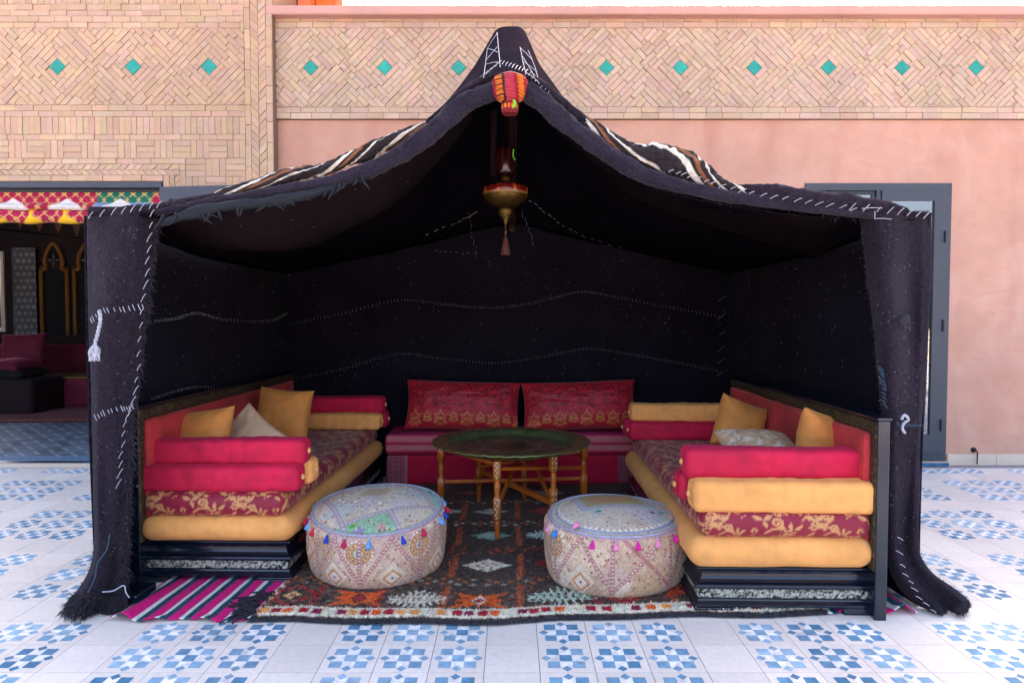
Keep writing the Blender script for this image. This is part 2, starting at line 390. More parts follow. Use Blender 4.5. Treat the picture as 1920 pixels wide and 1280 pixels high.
# ------------------------------------------------------------------ polygon clipping for brickwork
def clip_half(P, a, b, c):            # keep a*x+b*z<=c
    out = []
    for i in range(len(P)):
        p, q = P[i], P[(i+1) % len(P)]; dp = a*p[0]+b*p[1]-c; dq = a*q[0]+b*q[1]-c
        if dp <= 0: out.append(p)
        if dp*dq < 0:
            t = dp/(dp-dq); out.append((p[0]+t*(q[0]-p[0]), p[1]+t*(q[1]-p[1])))
    return out
def clip_rect(P, x0, x1, z0, z1):
    for a, b, c in ((-1, 0, -x0), (1, 0, x1), (0, -1, -z0), (0, 1, z1)):
        P = clip_half(P, a, b, c)
        if len(P) < 3: return []
    return P
def area(P):
    return .5*sum(P[i][0]*P[(i+1) % len(P)][1]-P[(i+1) % len(P)][0]*P[i][1] for i in range(len(P)))
def inset(P, g):
    """shrink a convex polygon by g"""
    if area(P) < 0: P = P[::-1]
    Q = P
    for i in range(len(P)):
        p, q = P[i], P[(i+1) % len(P)]; dx, dz = q[0]-p[0], q[1]-p[1]; l = math.hypot(dx, dz)
        if l < 1e-6: continue
        nx, nz = dz/l, -dx/l
        Q = clip_half(Q, nx, nz, nx*p[0]+nz*p[1]-g)
        if len(Q) < 3: return []
    R_ = [Q[0]]
    for p in Q[1:]:
        if math.hypot(p[0]-R_[-1][0], p[1]-R_[-1][1]) > .0015: R_.append(p)
    return R_ if len(R_) >= 3 else []
def brick_geo(P, yf, d):
    """prism of polygon P (x,z) with a small chamfer, front at y=yf, back at yf+d"""
    n = len(P); Q = inset(P, .0016)
    if len(Q) != n: Q = [((p[0]-sum(q[0] for q in P)/n)*.96+sum(q[0] for q in P)/n, (p[1]-sum(q[1] for q in P)/n)*.92+sum(q[1] for q in P)/n) for p in P]
    V = [(p[0], yf, p[1]) for p in Q]+[(p[0], yf+.0016, p[1]) for p in P]+[(p[0], yf+d, p[1]) for p in P]
    F = [tuple(range(n))]
    for k in (0, n):
        F += [(k+i, k+n+i, k+n+(i+1) % n, k+(i+1) % n) for i in range(n)]
    return V, F
def courses(x0, x1, z0, z1, ln, off=0.0, vert=False):
    out = []
    a0, a1 = (z0, z1) if vert else (x0, x1); a = a0-off % ln
    while a < a1-.002:
        l = ln*random.uniform(.85, 1.15); b = min(a+l, a1)
        if a1-b < .03: b = a1
        s = max(a, a0)
        if b-s > .01:
            out.append([(x0, s), (x1, s), (x1, b), (x0, b)] if vert else [(s, z0), (b, z0), (b, z1), (s, z1)])
        a = b
    return out
def soldiers(x0, x1, z0, z1, wd):
    n = max(1, round((x1-x0)/wd)); e = [x0+(x1-x0)*i/n+(random.uniform(-.003, .003) if 0 < i < n else 0) for i in range(n+1)]
    return [[(e[i], z0), (e[i+1], z0), (e[i+1], z1), (e[i], z1)] for i in range(n)]
def basket(x0, x1, z0, z1, start=0):
    out = []; n = max(1, round((x1-x0)/(z1-z0)/1.0)); wd = (x1-x0)/n
    for i in range(n):
        a, b = x0+i*wd, x0+(i+1)*wd
        if (i+start) % 2:
            for k in range(3): out.append([(a, z0+(z1-z0)*k/3), (b, z0+(z1-z0)*k/3), (b, z0+(z1-z0)*(k+1)/3), (a, z0+(z1-z0)*(k+1)/3)])
        else: out += soldiers(a, b, z0, z1, wd/3)
    return out
def uvpoly(cx, cz, s0, s1, t0, t1):
    """rectangle in 45-degree coordinates s=x+z, t=z-x about (cx,cz)"""
    f = lambda s, t: (cx+(s-t)/2, cz+(s+t)/2)
    return [f(s0, t0), f(s1, t0), f(s1, t1), f(s0, t1)]
def diamond_band(x0, x1, z0, z1, centres, half, teal):
    """concentric lozenges of bricks about each centre; cells of half-width `half`"""
    out = []; cz = (z0+z1)/2; wd = (half-teal)/4.0; L = .20
    for cx in centres:
        k = 0; d0 = teal
        while d0 < half+(z1-z0)/2:
            d1 = d0+wd
            full = d1 <= half+1e-6
            for quad in range(4):
                # build in the upper right quadrant, then mirror / rotate
                tA = d0 if (k+quad) % 2 else d1          # near the vertical axis
                if full: tB = -(d1 if (k+quad) % 2 else d0)
                else: tB = (d0 if (k+quad) % 2 else d1)-2*half
                lo, hi = min(tA, tB), max(tA, tB); t = lo-random.uniform(0, L)
                while t < hi:
                    e = t+L*random.uniform(.8, 1.15)
                    a, b = max(t, lo), min(e, hi)
                    if hi-b < .035: b = hi
                    if b-a > .012:
                        P = uvpoly(0, 0, d0, d1, a, b)
                        sx, sz = ((1, 1), (-1, 1), (-1, -1), (1, -1))[quad]
                        P = [(cx+p[0]*sx, cz+p[1]*sz) for p in P]
                        P = clip_rect(P, x0, x1, z0, z1)
                        if len(P) >= 3 and abs(area(P)) > 1.2e-4: out.append(P)
                    if b >= hi: break
                    t = e
            d0 = d1; k += 1
    return out
def chevron(x0, x1, z0, z1, wd, vert=True):
    out = []
    mid = (x0+x1)/2 if vert else (z0+z1)/2
    s2 = wd*math.sqrt(2)
    if vert:
        h = (x1-x0)/2; k = 0; z = z0-3*h
        while z < z1+2*h:
            # left half leans down towards the middle, right half mirrors, offset by half a brick
            L_ = [(x0-.001, z), (mid+s2*.25, z-h-s2*.25), (mid+s2*.25, z-h+s2*.75), (x0-.001, z+s2)]
            R_ = [(x1+.001, z+s2*.5), (mid+.001, z-h+s2*.5), (mid+.001, z-h+s2*1.5), (x1+.001, z+s2*1.5)]
            for P, a, b in ((L_, x0, mid), (R_, mid, x1)):
                Q = clip_rect(P, a, b, z0, z1)
                if len(Q) >= 3 and abs(area(Q)) > 1e-4: out.append(Q)
            z += s2; k += 1
    else:
        h = (z1-z0)/2; x = x0-3*h
        while x < x1+2*h:
            U = [(x, z1+.001), (x-h, mid), (x-h+s2, mid), (x+s2, z1+.001)]
            D = [(x+s2*.5-h, mid), (x+s2*.5, z0-.001), (x+s2*1.5, z0-.001), (x+s2*1.5-h, mid)]
            for P, a, b in ((U, mid, z1), (D, z0, mid)):
                Q = clip_rect(P, x0, x1, a, b)
                if len(Q) >= 3 and abs(area(Q)) > 1e-4: out.append(Q)
            x += s2
    return out
def lay_bricks(polys, yf, parent, base, var, limit, seen, seed=0):
    """the `limit` largest visible bricks become objects, the rest one joined part"""
    r = random.Random(seed); items = []
    for P in polys:
        Q = inset(P, .0013)
        if len(Q) < 3: continue
        cx = sum(p[0] for p in Q)/len(Q); cz = sum(p[1] for p in Q)/len(Q)
        n = float(vnoise(cx*2.2, cz*2.2, 5))-.5
        k = r.gauss(0, 1)
        c = np.array(base, float)*(1+var*.5*k+.08*n)+np.array([r.uniform(-3, 5), r.uniform(-4, 5), r.uniform(-8, 5)])*(var/.05)
        items.append((seen(cx, cz), abs(area(Q)), Q, yf+r.uniform(-.004, .003), lin(np.clip(c, 0, 250))))
    items.sort(key=lambda t: (-t[0], -t[1]))
    for s, a, Q, y, c in items[:limit]:
        V, F = brick_geo(Q, y, .03); poly('brick', V, F, m_brick, parent, c)
    rest = items[limit:]
    if rest:
        V, F, C = [], [], []
        for s, a, Q, y, c in rest:
            v, f = brick_geo(Q, y, .03); b = len(V); V += v; F += [tuple(i+b for i in q) for q in f]; C += [c]*len(v)
        o = poly('brickwork', V, F, m_brick, parent, np.array(C)); o['kind'] = 'stuff'
    return len(items)
def proj(x, y, z):
    dx, dy, dz = x, y, z-CAM_H; f = dy*math.cos(TH)-dz*math.sin(TH); u = dy*math.sin(TH)+dz*math.cos(TH)
    return 960+F_PX*dx/f, 640-F_PX*u/f
def in_tent(px, py):
    if 165 < px < 1745 and py > 410: return True
    if px < 955: e = np.interp(px, [290, 400, 560, 650, 720, 780, 830, 880, 925], [380, 355, 325, 290, 255, 235, 200, 140, 62])
    else: e = np.interp(px, [985, 1060, 1110, 1200, 1300, 1400, 1640, 1745], [62, 190, 230, 270, 285, 345, 375, 400])
    return 290 < px < 1745 and py > e
def seen_at(Y):
    def f(x, z):
        px, py = proj(x, Y, z)
        return 1 if (0 < px < 1920 and 0 < py < 1280 and not in_tent(px, py)) else 0
    return f

# ================================================================== SETTING: ground and tiled terrace
g = poly('ground', [(-60, -60, -.03), (60, -60, -.03), (60, 60, -.03), (-60, 60, -.03)], [(0, 1, 2, 3)], m_ground); tag(g, kind='structure')
terr = poly('terrace_floor', [(-14, -8, -.004), (14, -8, -.004), (14, 5.62, -.004), (-14, 5.62, -.004)], [(0, 1, 2, 3)], m_grout); tag(terr, kind='structure')
PT = .2
def tile_mesh(star, seed, size=PT):
    r = random.Random(seed); h = size/2-.0013; z = .0
    V = [(-h, -h, -.003), (h, -h, -.003), (h, h, -.003), (-h, h, -.003), (-h, -h, z), (h, -h, z), (h, h, z), (-h, h, z)]
    F = [(4, 5, 6, 7), (0, 1, 5, 4), (1, 2, 6, 5), (2, 3, 7, 6), (3, 0, 4, 7)]
    k = r.uniform(.97, 1.02); base = lin(np.array((233, 221, 212))*k); C = [base]*8; MI = [0]*5
    if star:
        tone = r.choice([.2, .35, .5, .65, .9]); p = .115*size; e = .345*size; zz = .0006
        def add(P, c):
            b = len(V); V.extend([(x, y, zz) for x, y in P]); F.append(tuple(range(b, b+len(P)))); C.extend([c]*len(P)); MI.append(1)
        dark, light = np.array((66, 120, 156)), np.array((152, 180, 202))
        white = lin((240, 236, 234))
        def blue():
            t = min(1, max(0, tone+r.uniform(-.25, .3))); return lin(dark*(1-t)+light*t)
        for sx, sy in ((0, 0), (1, 1), (1, -1), (-1, 1), (-1, -1)):
            cx, cy = sx*.23*size, sy*.23*size
            add([(cx-p, cy-p), (cx+p, cy-p), (cx+p, cy+p), (cx-p, cy+p)], blue())
        for q in range(4):
            ca, sa = [(1, 0), (0, 1), (-1, 0), (0, -1)][q]
            rot = lambda pts: [(x*ca-y*sa, x*sa+y*ca) for x, y in pts]
            add(rot([(p, -p), (e, -p), (.262*size, 0), (p, 0)]), white); add(rot([(p, 0), (.262*size, 0), (e, p), (p, p)]), lin((234, 228, 226)))
            add(rot([(.27*size, 0), (.365*size, -.092*size), (.462*size, 0), (.365*size, .092*size)]), blue())
    return V, F, np.array(C), MI
def build_tile_mesh(nm, V, F, C, MI):
    me = bpy.data.meshes.new(nm); me.from_pydata(V, [], F); me.update(); setcol(me, C)
    me.materials.append(m_tile); me.materials.append(m_tilestar); me.polygons.foreach_set('material_index', MI); return me
STAR = [(tile_mesh(True, 100+i)) for i in range(14)]; PLAIN = [(tile_mesh(False, 200+i)) for i in range(3)]
STAR_M = [build_tile_mesh('star_tile', *d) for d in STAR]; PLAIN_M = [build_tile_mesh('plain_tile', *d) for d in PLAIN]
cells = []
for j in range(-9, 17):
    for i in range(-33, 34):
        X, Y = i*PT, 2.81+(j-3)*PT
        if Y+.1 > 5.53: continue
        pl = (i % 4 == 0) or ((j-3) % 4 == 0)
        hid = -1.7 < X < 1.55 and Y > 2.95
        px, py = proj(X, Y, 0) if Y > .5 else (0, 9999)
        vis = (-60 < px < 1980 and py < 1330 and not hid and not (-1.0 < X < 1.1 and Y > 2.75))
        cells.append((vis, -Y, X, Y, pl))
cells.sort(key=lambda c: (not c[0], -c[1]))
rt = random.Random(3); restV, restF, restC, restM = [], [], [], []
for n, (vis, _, X, Y, pl) in enumerate(cells):
    k = rt.randrange(3) if pl else rt.randrange(14)
    if n < 300 and vis:
        o = bpy.data.objects.new('tile', (PLAIN_M if pl else STAR_M)[k]); o.location = (X, Y, 0); link(o, terr, False)
    else:
        V, F, C, MI = (PLAIN if pl else STAR)[k]; b = len(restV)
        restV += [(x+X, y+Y, z) for x, y, z in V]; restF += [tuple(i+b for i in f) for f in F]; restC.append(C); restM += MI
me = build_tile_mesh('far_tiles', restV, restF, np.vstack(restC), restM); o = bpy.data.objects.new('far_tiles', me); link(o, terr); o['kind'] = 'stuff'
# row of narrow plain tiles along the wall foot
# ================================================================== RIGHT WALL: pink plaster under a brick frieze
YR, YL = 5.60, 5.52
zr = lambda py: float(at(960, py, YR)[2]); xr = lambda px: float(at(px, 596, YR)[0])
zl = lambda py: float(at(960, py, YL)[2]); xl = lambda px: float(at(px, 596, YL)[0])
wall = thing('garden_wall', 'pink plastered wall with a pale brick frieze behind the tent', 'wall', (2, YR, 0))
DX0, DX1, DZ = xr(1508), xr(1781), zr(343)
ZB0, ZB1 = zr(223.5), zr(31)
plV, plF = join_polys([(boxV(-2.03, DX0, YR+.028, YR+.3, 0, ZB0), BF), (boxV(DX1, 9, YR+.028, YR+.3, 0, ZB0), BF), (boxV(DX0, DX1, YR+.028, YR+.3, DZ, ZB0), BF)])
poly('plaster', plV, plF, m_plaster, wall)
fr = box('frieze', -2.03, 9, YR+.011, YR+.3, ZB0+.001, ZB1, m_mortar, wall, 0)
zc = lambda py: float(at(960, py, YR-.085)[2])
box('coping', -2.03, 9, YR-.085, YR+.34, zc(27), zc(9.5), m_coping, wall, .012)
half = .31; c0 = -1.687
cents = [c0+.62*k for k in range(0, 12)]
P = []
P += courses(-2.02, 5.6, zr(41.5), zr(32), .15, .03)+courses(-2.02, 5.6, zr(52.5), zr(41.5), .15, .09)
P += courses(-2.02, 5.6, zr(211.5), zr(201), .15, .05)+courses(-2.02, 5.6, zr(222.8), zr(211.5), .15, .12)
db = diamond_band(-2.02, 5.45, zr(201), zr(52.5), cents, half, .066)
P += db
n1 = lay_bricks(P, YR, fr, (190, 162, 140), .045, 300, seen_at(YR), 1)
def teal_tiles(cs, zc, yf, parent, hd):
    for cx in cs:
        P = [(cx-hd, zc), (cx, zc-hd), (cx+hd, zc), (cx, zc+hd)]; V, F = brick_geo(P, yf-.001, .03); poly('glazed_tile', V, F, m_teal, parent)
teal_tiles(cents, (zr(201)+zr(52.5))/2, YR, fr, .064)
for a in np.arange(DX1+.015, 8.8, .42):
    box('skirting_slab', a, a+.417, YR+.008, YR+.04, 0, zr(852), m_cream, wall, .003)
# hook on the wall
hk = thing('wall_hook', 'small black iron door hook on the pink wall near the skirting', 'hook', (float(xr(1829)), YR+.02, .16))
hp = at(1829, 844, YR); lathe('rose', [(.0, 0), (.022, .0), (.022, .012), (.012, .02), (0, .02)], 12, m_black, hk, (0, 0, 0))
hk.children[0].matrix_parent_inverse = hk.matrix_basis.inverted(); hk.children[0].matrix_basis = Matrix.Translation((hp[0], YR+.028, hp[2])) @ Matrix.Rotation(math.pi/2, 4, 'X')
tube('rod', smooth([(hp[0], YR+.02, hp[2]), (hp[0]+.008, YR-.01, hp[2]-.01), (hp[0]+.008, YR-.012, hp[2]-.09), (hp[0]+.002, YR-.02, hp[2]-.11), (hp[0]-.006, YR-.03, hp[2]-.1)], 16), .005, m_black, hk)

# ---- glazed steel door in the right wall
dr = thing('glazed_door', 'dark grey steel framed glass door in the pink wall right of the tent', 'door', ((DX0+DX1)/2, YR+.05, 0))
yd0, yd1 = YR+.012, YR+.09
zb = .045
def frame(name, x0, x1, z0, z1, t, y0, y1, m, parent, bottom=None):
    b = t if bottom is None else bottom
    V, F = join_polys([(boxV(x0, x0+t, y0, y1, z0, z1), BF), (boxV(x1-t, x1, y0, y1, z0, z1), BF), (boxV(x0+t, x1-t, y0, y1, z1-t, z1), BF), (boxV(x0+t, x1-t, y0, y1, z0, z0+b), BF)])
    return poly(name, V, F, m, parent)
frame('frame', DX0, DX1, zb, DZ, .06, yd0, yd1, m_steel, dr)
xm = xr(1645)
box('mullion', xm-.018, xm+.018, yd0+.002, yd1, zb+.06, DZ-.06, m_steel, dr, .003)
lf = frame('leaf', xm+.022, DX1-.063, zb+.062, DZ-.063, .085, yd0-.012, yd0+.03, m_steel, dr, .16)
poly('pane', boxV(xm+.107, DX1-.148, yd0+.006, yd0+.012, zb+.222, DZ-.148), BF, m_glass, lf)
for zz in (.35, 1.2, 1.95):
    box('hinge', DX1-.064, DX1-.05, yd0-.03, yd0, zz-.05, zz+.05, m_steel_dk, lf, .003)
lf2 = frame('fixed_panel', DX0+.063, xm-.022, zb+.062, DZ-.063, .03, yd0+.02, yd0+.05, m_steel_dk, dr)
poly('pane', boxV(DX0+.093, xm-.052, yd0+.03, yd0+.036, zb+.092, DZ-.093), BF, m_glass, lf2)
st = poly('doorway_sill', boxV(DX0-.01, DX1+.01, YR-.03, YR+.3, 0, .036), BF, m_cream, wall)
for k, a in enumerate(np.arange(DX0, DX1-.03, .062)):
    box('sill_tile', a+.0015, min(a+.0605, DX1), YR-.036, YR-.0305, .004, .034, m_blueglaze, wall, 0, lin(np.array((66, 120, 160))*random.uniform(.75, 1.15)))
# small dim lobby behind the door, with an orange slatted ceiling
lb = thing('lobby', 'dim lobby with orange slatted ceiling seen through the glass door', 'room', ((DX0+DX1)/2, 7, 0))
V, F = join_polys([(boxV(DX0-.8, DX1+.8, 8.4, 8.5, 0, 2.9), BF), (boxV(DX0-.9, DX0-.8, 5.91, 8.4, 0, 2.9), BF), (boxV(DX1+.8, DX1+.9, 5.91, 8.4, 0, 2.9), BF)])
poly('wall', V, F, M('lobby_wall', (150, 132, 112), .9, nz=(3, .1)), lb)
poly('floor', boxV(DX0-.8, DX1+.8, 5.91, 8.4, -.02, .03), BF, M('lobby_floor', (110, 100, 95), .5), lb)
for k, a in enumerate(np.arange(5.95, 8.35, .13)):
    box('slat', DX0-.8, DX1+.8, a, a+.1, 2.62, 2.68, m_orange, lb, .004)
poly('ceiling', boxV(DX0-.8, DX1+.8, 5.91, 8.4, 2.75, 2.85), BF, M('lobby_ceiling', (170, 90, 30), .8), lb)

# ================================================================== LEFT HOUSE: patterned brick facade with an open room
hs = thing('brick_house', 'pale patterned brick house front with an open room on the left', 'house', (-5, YL, 0))
XO, ZO = xl(309), zl(341)
XE = xl(517)                      # right end of the facade
ZT = zl(-90)
V, F = join_polys([(boxV(-9.5, XE, YL+.012, YL+.3, ZO, ZT), BF), (boxV(XO, XE, YL+.012, YL+.3, 0, ZO), BF)])
fa = poly('facade', V, F, m_mortar, hs)
P = []
X0 = -6.6
P += soldiers(X0, xl(465), zl(8), zl(-30), .05)+courses(X0, xl(465), zl(-30), zl(-41), .15)+courses(X0, xl(465), zl(-41), zl(-52), .15)+courses(X0, xl(465), zl(-52), zl(-63), .15)
for k, (a, b) in enumerate(((8, 19.5), (19.5, 30.5), (30.5, 42), (42, 53))): P += courses(X0, xl(465), zl(b), zl(a), .155, .06*k)
halfL = .313; cl = [xl(399)-2*halfL*k for k in range(0, 7)]
P += diamond_band(X0, xl(465), zl(197), zl(53), cl, halfL, .069)
P += courses(X0, xl(465), zl(208), zl(197), .155, .02)+courses(X0, xl(465), zl(219), zl(208), .155, .09)
P += soldiers(X0, xl(465), zl(252), zl(219), .05)
P += courses(X0, xl(465), zl(263), zl(252), .15, .04)
P += basket(X0, xl(465), zl(297), zl(263))
P += courses(X0, xl(353), zl(307.5), zl(297), .15, .07)
P += chevron(X0, xl(342), zl(328.5), zl(307.5), .042, False)
P += courses(X0, xl(310), zl(339.5), zl(328.5), .16, .05)
P += chevron(xl(322), xl(342), zl(420), zl(328.5), .042, True)
P += courses(xl(311), xl(322), zl(420), zl(328.5), .15, .04, True)
P += courses(xl(342), xl(353), zl(420), zl(307.5), .15, .04, True)
for k, (a, b) in enumerate(((297, 331), (331, 365), (365, 399))): P += basket(xl(353), xl(465), zl(b), zl(a), k+1)
zt2 = zl(-63); zb2 = zl(420)
P += courses(xl(465), xl(476), zb2, zt2, .16, .02, True)+courses(xl(505), xl(516.5), zb2, zt2, .16, .1, True)
P += chevron(xl(476), xl(505), zb2, zt2, .046, True)
lay_bricks(P, YL, fa, (192, 160, 134), .04, 300, seen_at(YL), 2)
teal_tiles(cl, (zl(197)+zl(53))/2, YL, fa, .067)
# return of the facade and rooms behind
box('gable', -9.5, XE-.002, YL+.3, 10.6, ZO+.35, ZT-.03, m_mortar, hs, 0)
# upper storey behind the wall coping
up = box('upper_wall', XE+.002, -1.98, 6.2, 6.5, 3.6, 4.7, m_mortar, hs, 0)
for Q in chevron(XE+.01, -2.0, 3.9, 4.6, .05, True):
    q = inset(Q, .002)
    if len(q) >= 3:
        V, F = brick_geo(q, 6.185, .03); poly('brick', V, F, m_brick, up, lin(np.array((226, 196, 172))*random.uniform(.94, 1.05)))
box('timber', -1.97, -1.86, 6.15, 6.5, 3.6, 4.7, m_terra, hs, .01); box('timber', -1.855, -1.63, 6.32, 6.5, 3.6, 4.7, m_orange, hs, .01); box('timber', -1.625, -1.555, 6.15, 6.5, 3.6, 4.7, m_terra, hs, .01)
# steel lintel and door leaf
box('lintel', -9.5, XO-.002, YL-.01, YL+.2, zl(352), ZO-.002, m_steel, hs, .006)
box('lintel_track', -9.5, XO-.002, YL+.05, YL+.12, zl(358), zl(352)-.001, m_steel_dk, hs, .003)
ld = thing('open_door_leaf', 'grey steel door leaf standing open behind the left tent corner', 'door', (float(at(300, 600, 5.45)[0]), 5.45, 0))
A, B = at(299, 350.5, 5.46), at(478, 342.5, 5.36)
def quadbox(a, b, z0, z1, t):
    d = (b-a)[:2]; d = d/np.linalg.norm(d); n = np.array([-d[1], d[0]])*t
    p = [a[:2], b[:2], b[:2]+n, a[:2]+n]
    return [(q[0], q[1], z0) for q in p]+[(q[0], q[1], z1) for q in p], BF
zt_ = A[2]; lrp = lambda t: A+(B-A)*t
V, F = join_polys([quadbox(lrp(0), lrp(.1), .02, zt_, .05), quadbox(lrp(.9), lrp(1), .02, zt_, .05), quadbox(lrp(.1), lrp(.9), zt_-.1, zt_, .05), quadbox(lrp(.1), lrp(.9), .02, .2, .05)])
poly('leaf_frame', V, F, m_steel, ld)
V, F = quadbox(lrp(.1)+np.array([0, .02, 0]), lrp(.9)+np.array([0, .02, 0]), .2, zt_-.1, .006); poly('pane', V, F, m_glass, ld)
# step, glazed border and herringbone room floor
stp = poly('step', boxV(-9.5, XO, YL-.0, YL+.13, 0, .036), BF, m_cream, hs)
for k, a in enumerate(np.arange(-5.2, XO-.03, .047)):
    c = lin(np.array((44, 84, 122))*random.uniform(.55, 1.25)); s = .018
    poly('border_tile', [(a, YL+.03, .037), (a+.043, YL+.03, .037), (a+.043+s, YL+.12, .037), (a+s, YL+.12, .037)], [(0, 1, 2, 3)], m_blueglaze, stp, c)
cv = Canvas(3.4, 4.9, 90, (96, 104, 116))
# herringbone slabs
bw, bl = .11, .33
def hb(cx, cy, ang):
    ca, sa = math.cos(ang), math.sin(ang); t = random.uniform(.8, 1.15); c = np.array((100, 110, 124))*t
    def f(X, Y):
        u = (X-cx)*ca+(Y-cy)*sa; v = -(X-cx)*sa+(Y-cy)*ca; return np.maximum(np.abs(u)-bl/2+.006, np.abs(v)-bw/2+.006)
    cv.paint(cx-.3, cx+.3, cy-.3, cy+.3, f, c)
cv.A[:] = lin((190, 200, 210))
for i in range(-30, 60):
    for k in range(-30, 60):
        x = (i*bw+k*(bl))*.7071; y = (i*bw-k*(bl))*.7071
        for ang, ox, oy in ((math.pi/4, 0, 0), (-math.pi/4, (bl/2-bw/2)*.7071+.165*.7071, (-(bl/2)+bw*1.5)*.0)):
            X_, Y_ = x*1.0+ox, y+oy
            if -.3 < X_ < 3.7 and -.3 < Y_ < 5.2: hb(X_, Y_, ang)
for k in range(44):
    cv.paint(k*.08, k*.08+.09, 0, .16, lambda X, Y: -1+0*X, (120, 150, 176))
for k in range(46):
    for r_ in range(2):
        x = k*.075+r_*.035; y = .04+r_*.07
        cv.paint(x-.05, x+.05, y-.03, y+.03, lambda X, Y: np.maximum(np.abs(X-x-(Y-y))-.026, np.abs(Y-y)-.016), (26, 46, 80))
nu, nv = 230, 330
U, W = np.meshgrid(np.linspace(0, 3.4, nu), np.linspace(0, 4.9, nv), indexing='ij')
Pg = np.stack([XO-3.4+U, YL+.13+W, np.full_like(U, .036)], -1)
rf = grid('room_floor', Pg, m_roomfloor, None, cv.sample(U, W)); tag(rf, kind='structure')
poly('floor_slab', boxV(-9.5, -1.9, YL+.14, 10.5, -.02, .034), BF, M('room_slab', (80, 86, 96), .4), hs)
YB = 10.2
zb_ = lambda py: float(at(960, py, YB)[2]); xb = lambda px: float(at(px, 596, YB)[0])
wx = xb(8)
V, F = join_polys([(boxV(wx, -1.9, YB, YB+.2, .03, 3.2), BF), (boxV(-9.5, wx, YB, YB+.2, .03, zb_(618)), BF), (boxV(-9.5, wx, YB, YB+.2, zb_(475), 3.2), BF),
                   (boxV(-1.9, -1.7, YL+.45, YB+.2, .03, 3.2), BF), (boxV(-9.7, -9.5, YL, YB+.2, .03, 3.2), BF), (boxV(XO+.002, -1.9, YL+.301, YL+.36, .03, ZO+.3), BF)])
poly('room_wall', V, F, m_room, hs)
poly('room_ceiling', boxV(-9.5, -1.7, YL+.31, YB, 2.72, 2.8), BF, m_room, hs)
wn = thing('room_window', 'bright window with pale frame at the far end of the dark room', 'window', (wx-.5, YB, 1))
frame('window_frame', -9.45, wx+.03, zb_(618)-.03, zb_(475)+.03, .05, YB-.03, YB+.05, M('pale_frame', (200, 196, 188), .5), wn)
# garden shrub outside that window
def arch_panel(cpx, wpx, label):
    t = thing('arched_wall_panel', label, 'wall panel', (xb(cpx), YB-.03, .6), group='arched panels in the dark room')
    c = xb(cpx); h = wpx/2*YB/F_PX; z = lambda py: zb_(py)
    out = [(c-h, z(628)), (c-h, z(510)), (c-h*.9, z(506)), (c-h*.62, z(503)), (c-h*.68, z(490)), (c-h*.52, z(474)), (c, z(457))]
    path = out+[(2*c-x, zz) for x, zz in out[::-1][1:]]
    P = smooth([(x, YB-.03, zz) for x, zz in path], 70)
    tube('ochre_trim', P, .034, m_ochre, t, 6)
    poly('panel', boxV(c-h*.9, c+h*.9, YB-.012, YB-.004, z(628), z(506)), BF, M('panel_dark', (16, 18, 22), .9), t)
    s = []
    for k in range(4):
        a = k*math.pi/2+.0; s.append(np.array([(c+math.cos(a)*r_, YB-.03, z(488)+math.sin(a)*r_) for r_ in (.015, .06, .1)]))
    many_tubes('star_motif', s, [np.array([.006, .02, .003])]*4, M('motif', (110, 100, 90), .9), t, 5, kind=None)
arch_panel(106, 48, 'ochre pointed arch on the dark room wall, fully in view'); arch_panel(168, 48, 'ochre pointed arch half hidden by the left tent flap')
# patterned hanging beside the window
cv = Canvas(.4, 1.4, 110, (78, 84, 92))
for j in range(14):
    for i in range(5):
        cv.flower(.05+i*.09+(j % 2)*.045, .05+j*.1, .034, 8, (150, 150, 150), (96, 96, 96))
cv.noise(4, .25, 3)
U, W = np.meshgrid(np.linspace(0, .36, 40), np.linspace(0, 1.35, 120), indexing='ij')
x0 = xb(34)
Pg = np.stack([x0+U, YB-.1+.012*np.sin(U*60), zb_(630)+W], -1)
hg = grid('patterned_hanging', Pg, m_print, None, cv.sample(U, W), thick=.006); tag(hg, 'grey flower patterned curtain hanging beside the far window', 'curtain')
# scalloped pelmet inside the room
pm = thing('scalloped_pelmet', 'dark pelmet with pointed brown lappets high in the room', 'pelmet', (-6, 8.6, 2.3))
a, b = at(-40, 420, 8.0), at(300, 462, 9.4)
for k in range(11):
    t = k/10; p = a+(b-a)*t; hgt = .34
    poly('lappet', [(p[0]-.05, p[1], p[2]+hgt), (p[0]+.05, p[1], p[2]+hgt), (p[0]+.05, p[1], p[2]+.12), (p[0], p[1], p[2]), (p[0]-.05, p[1], p[2]+.12),
                    (p[0]-.05, p[1]+.01, p[2]+hgt), (p[0]+.05, p[1]+.01, p[2]+hgt), (p[0]+.05, p[1]+.01, p[2]+.12), (p[0], p[1]+.01, p[2]), (p[0]-.05, p[1]+.01, p[2]+.12)],
         [(0, 1, 2, 3, 4), (9, 8, 7, 6, 5), (0, 5, 6, 1), (1, 6, 7, 2), (2, 7, 8, 3), (3, 8, 9, 4), (4, 9, 5, 0)], M('lappet', (92, 60, 44), .9), pm)
tube('rail', np.array([a+np.array([0, 0, -.03]), (a+b)/2+np.array([0, 0, -.03]), b+np.array([0, 0, -.03])]), .012, m_wood_dk, pm, 6)
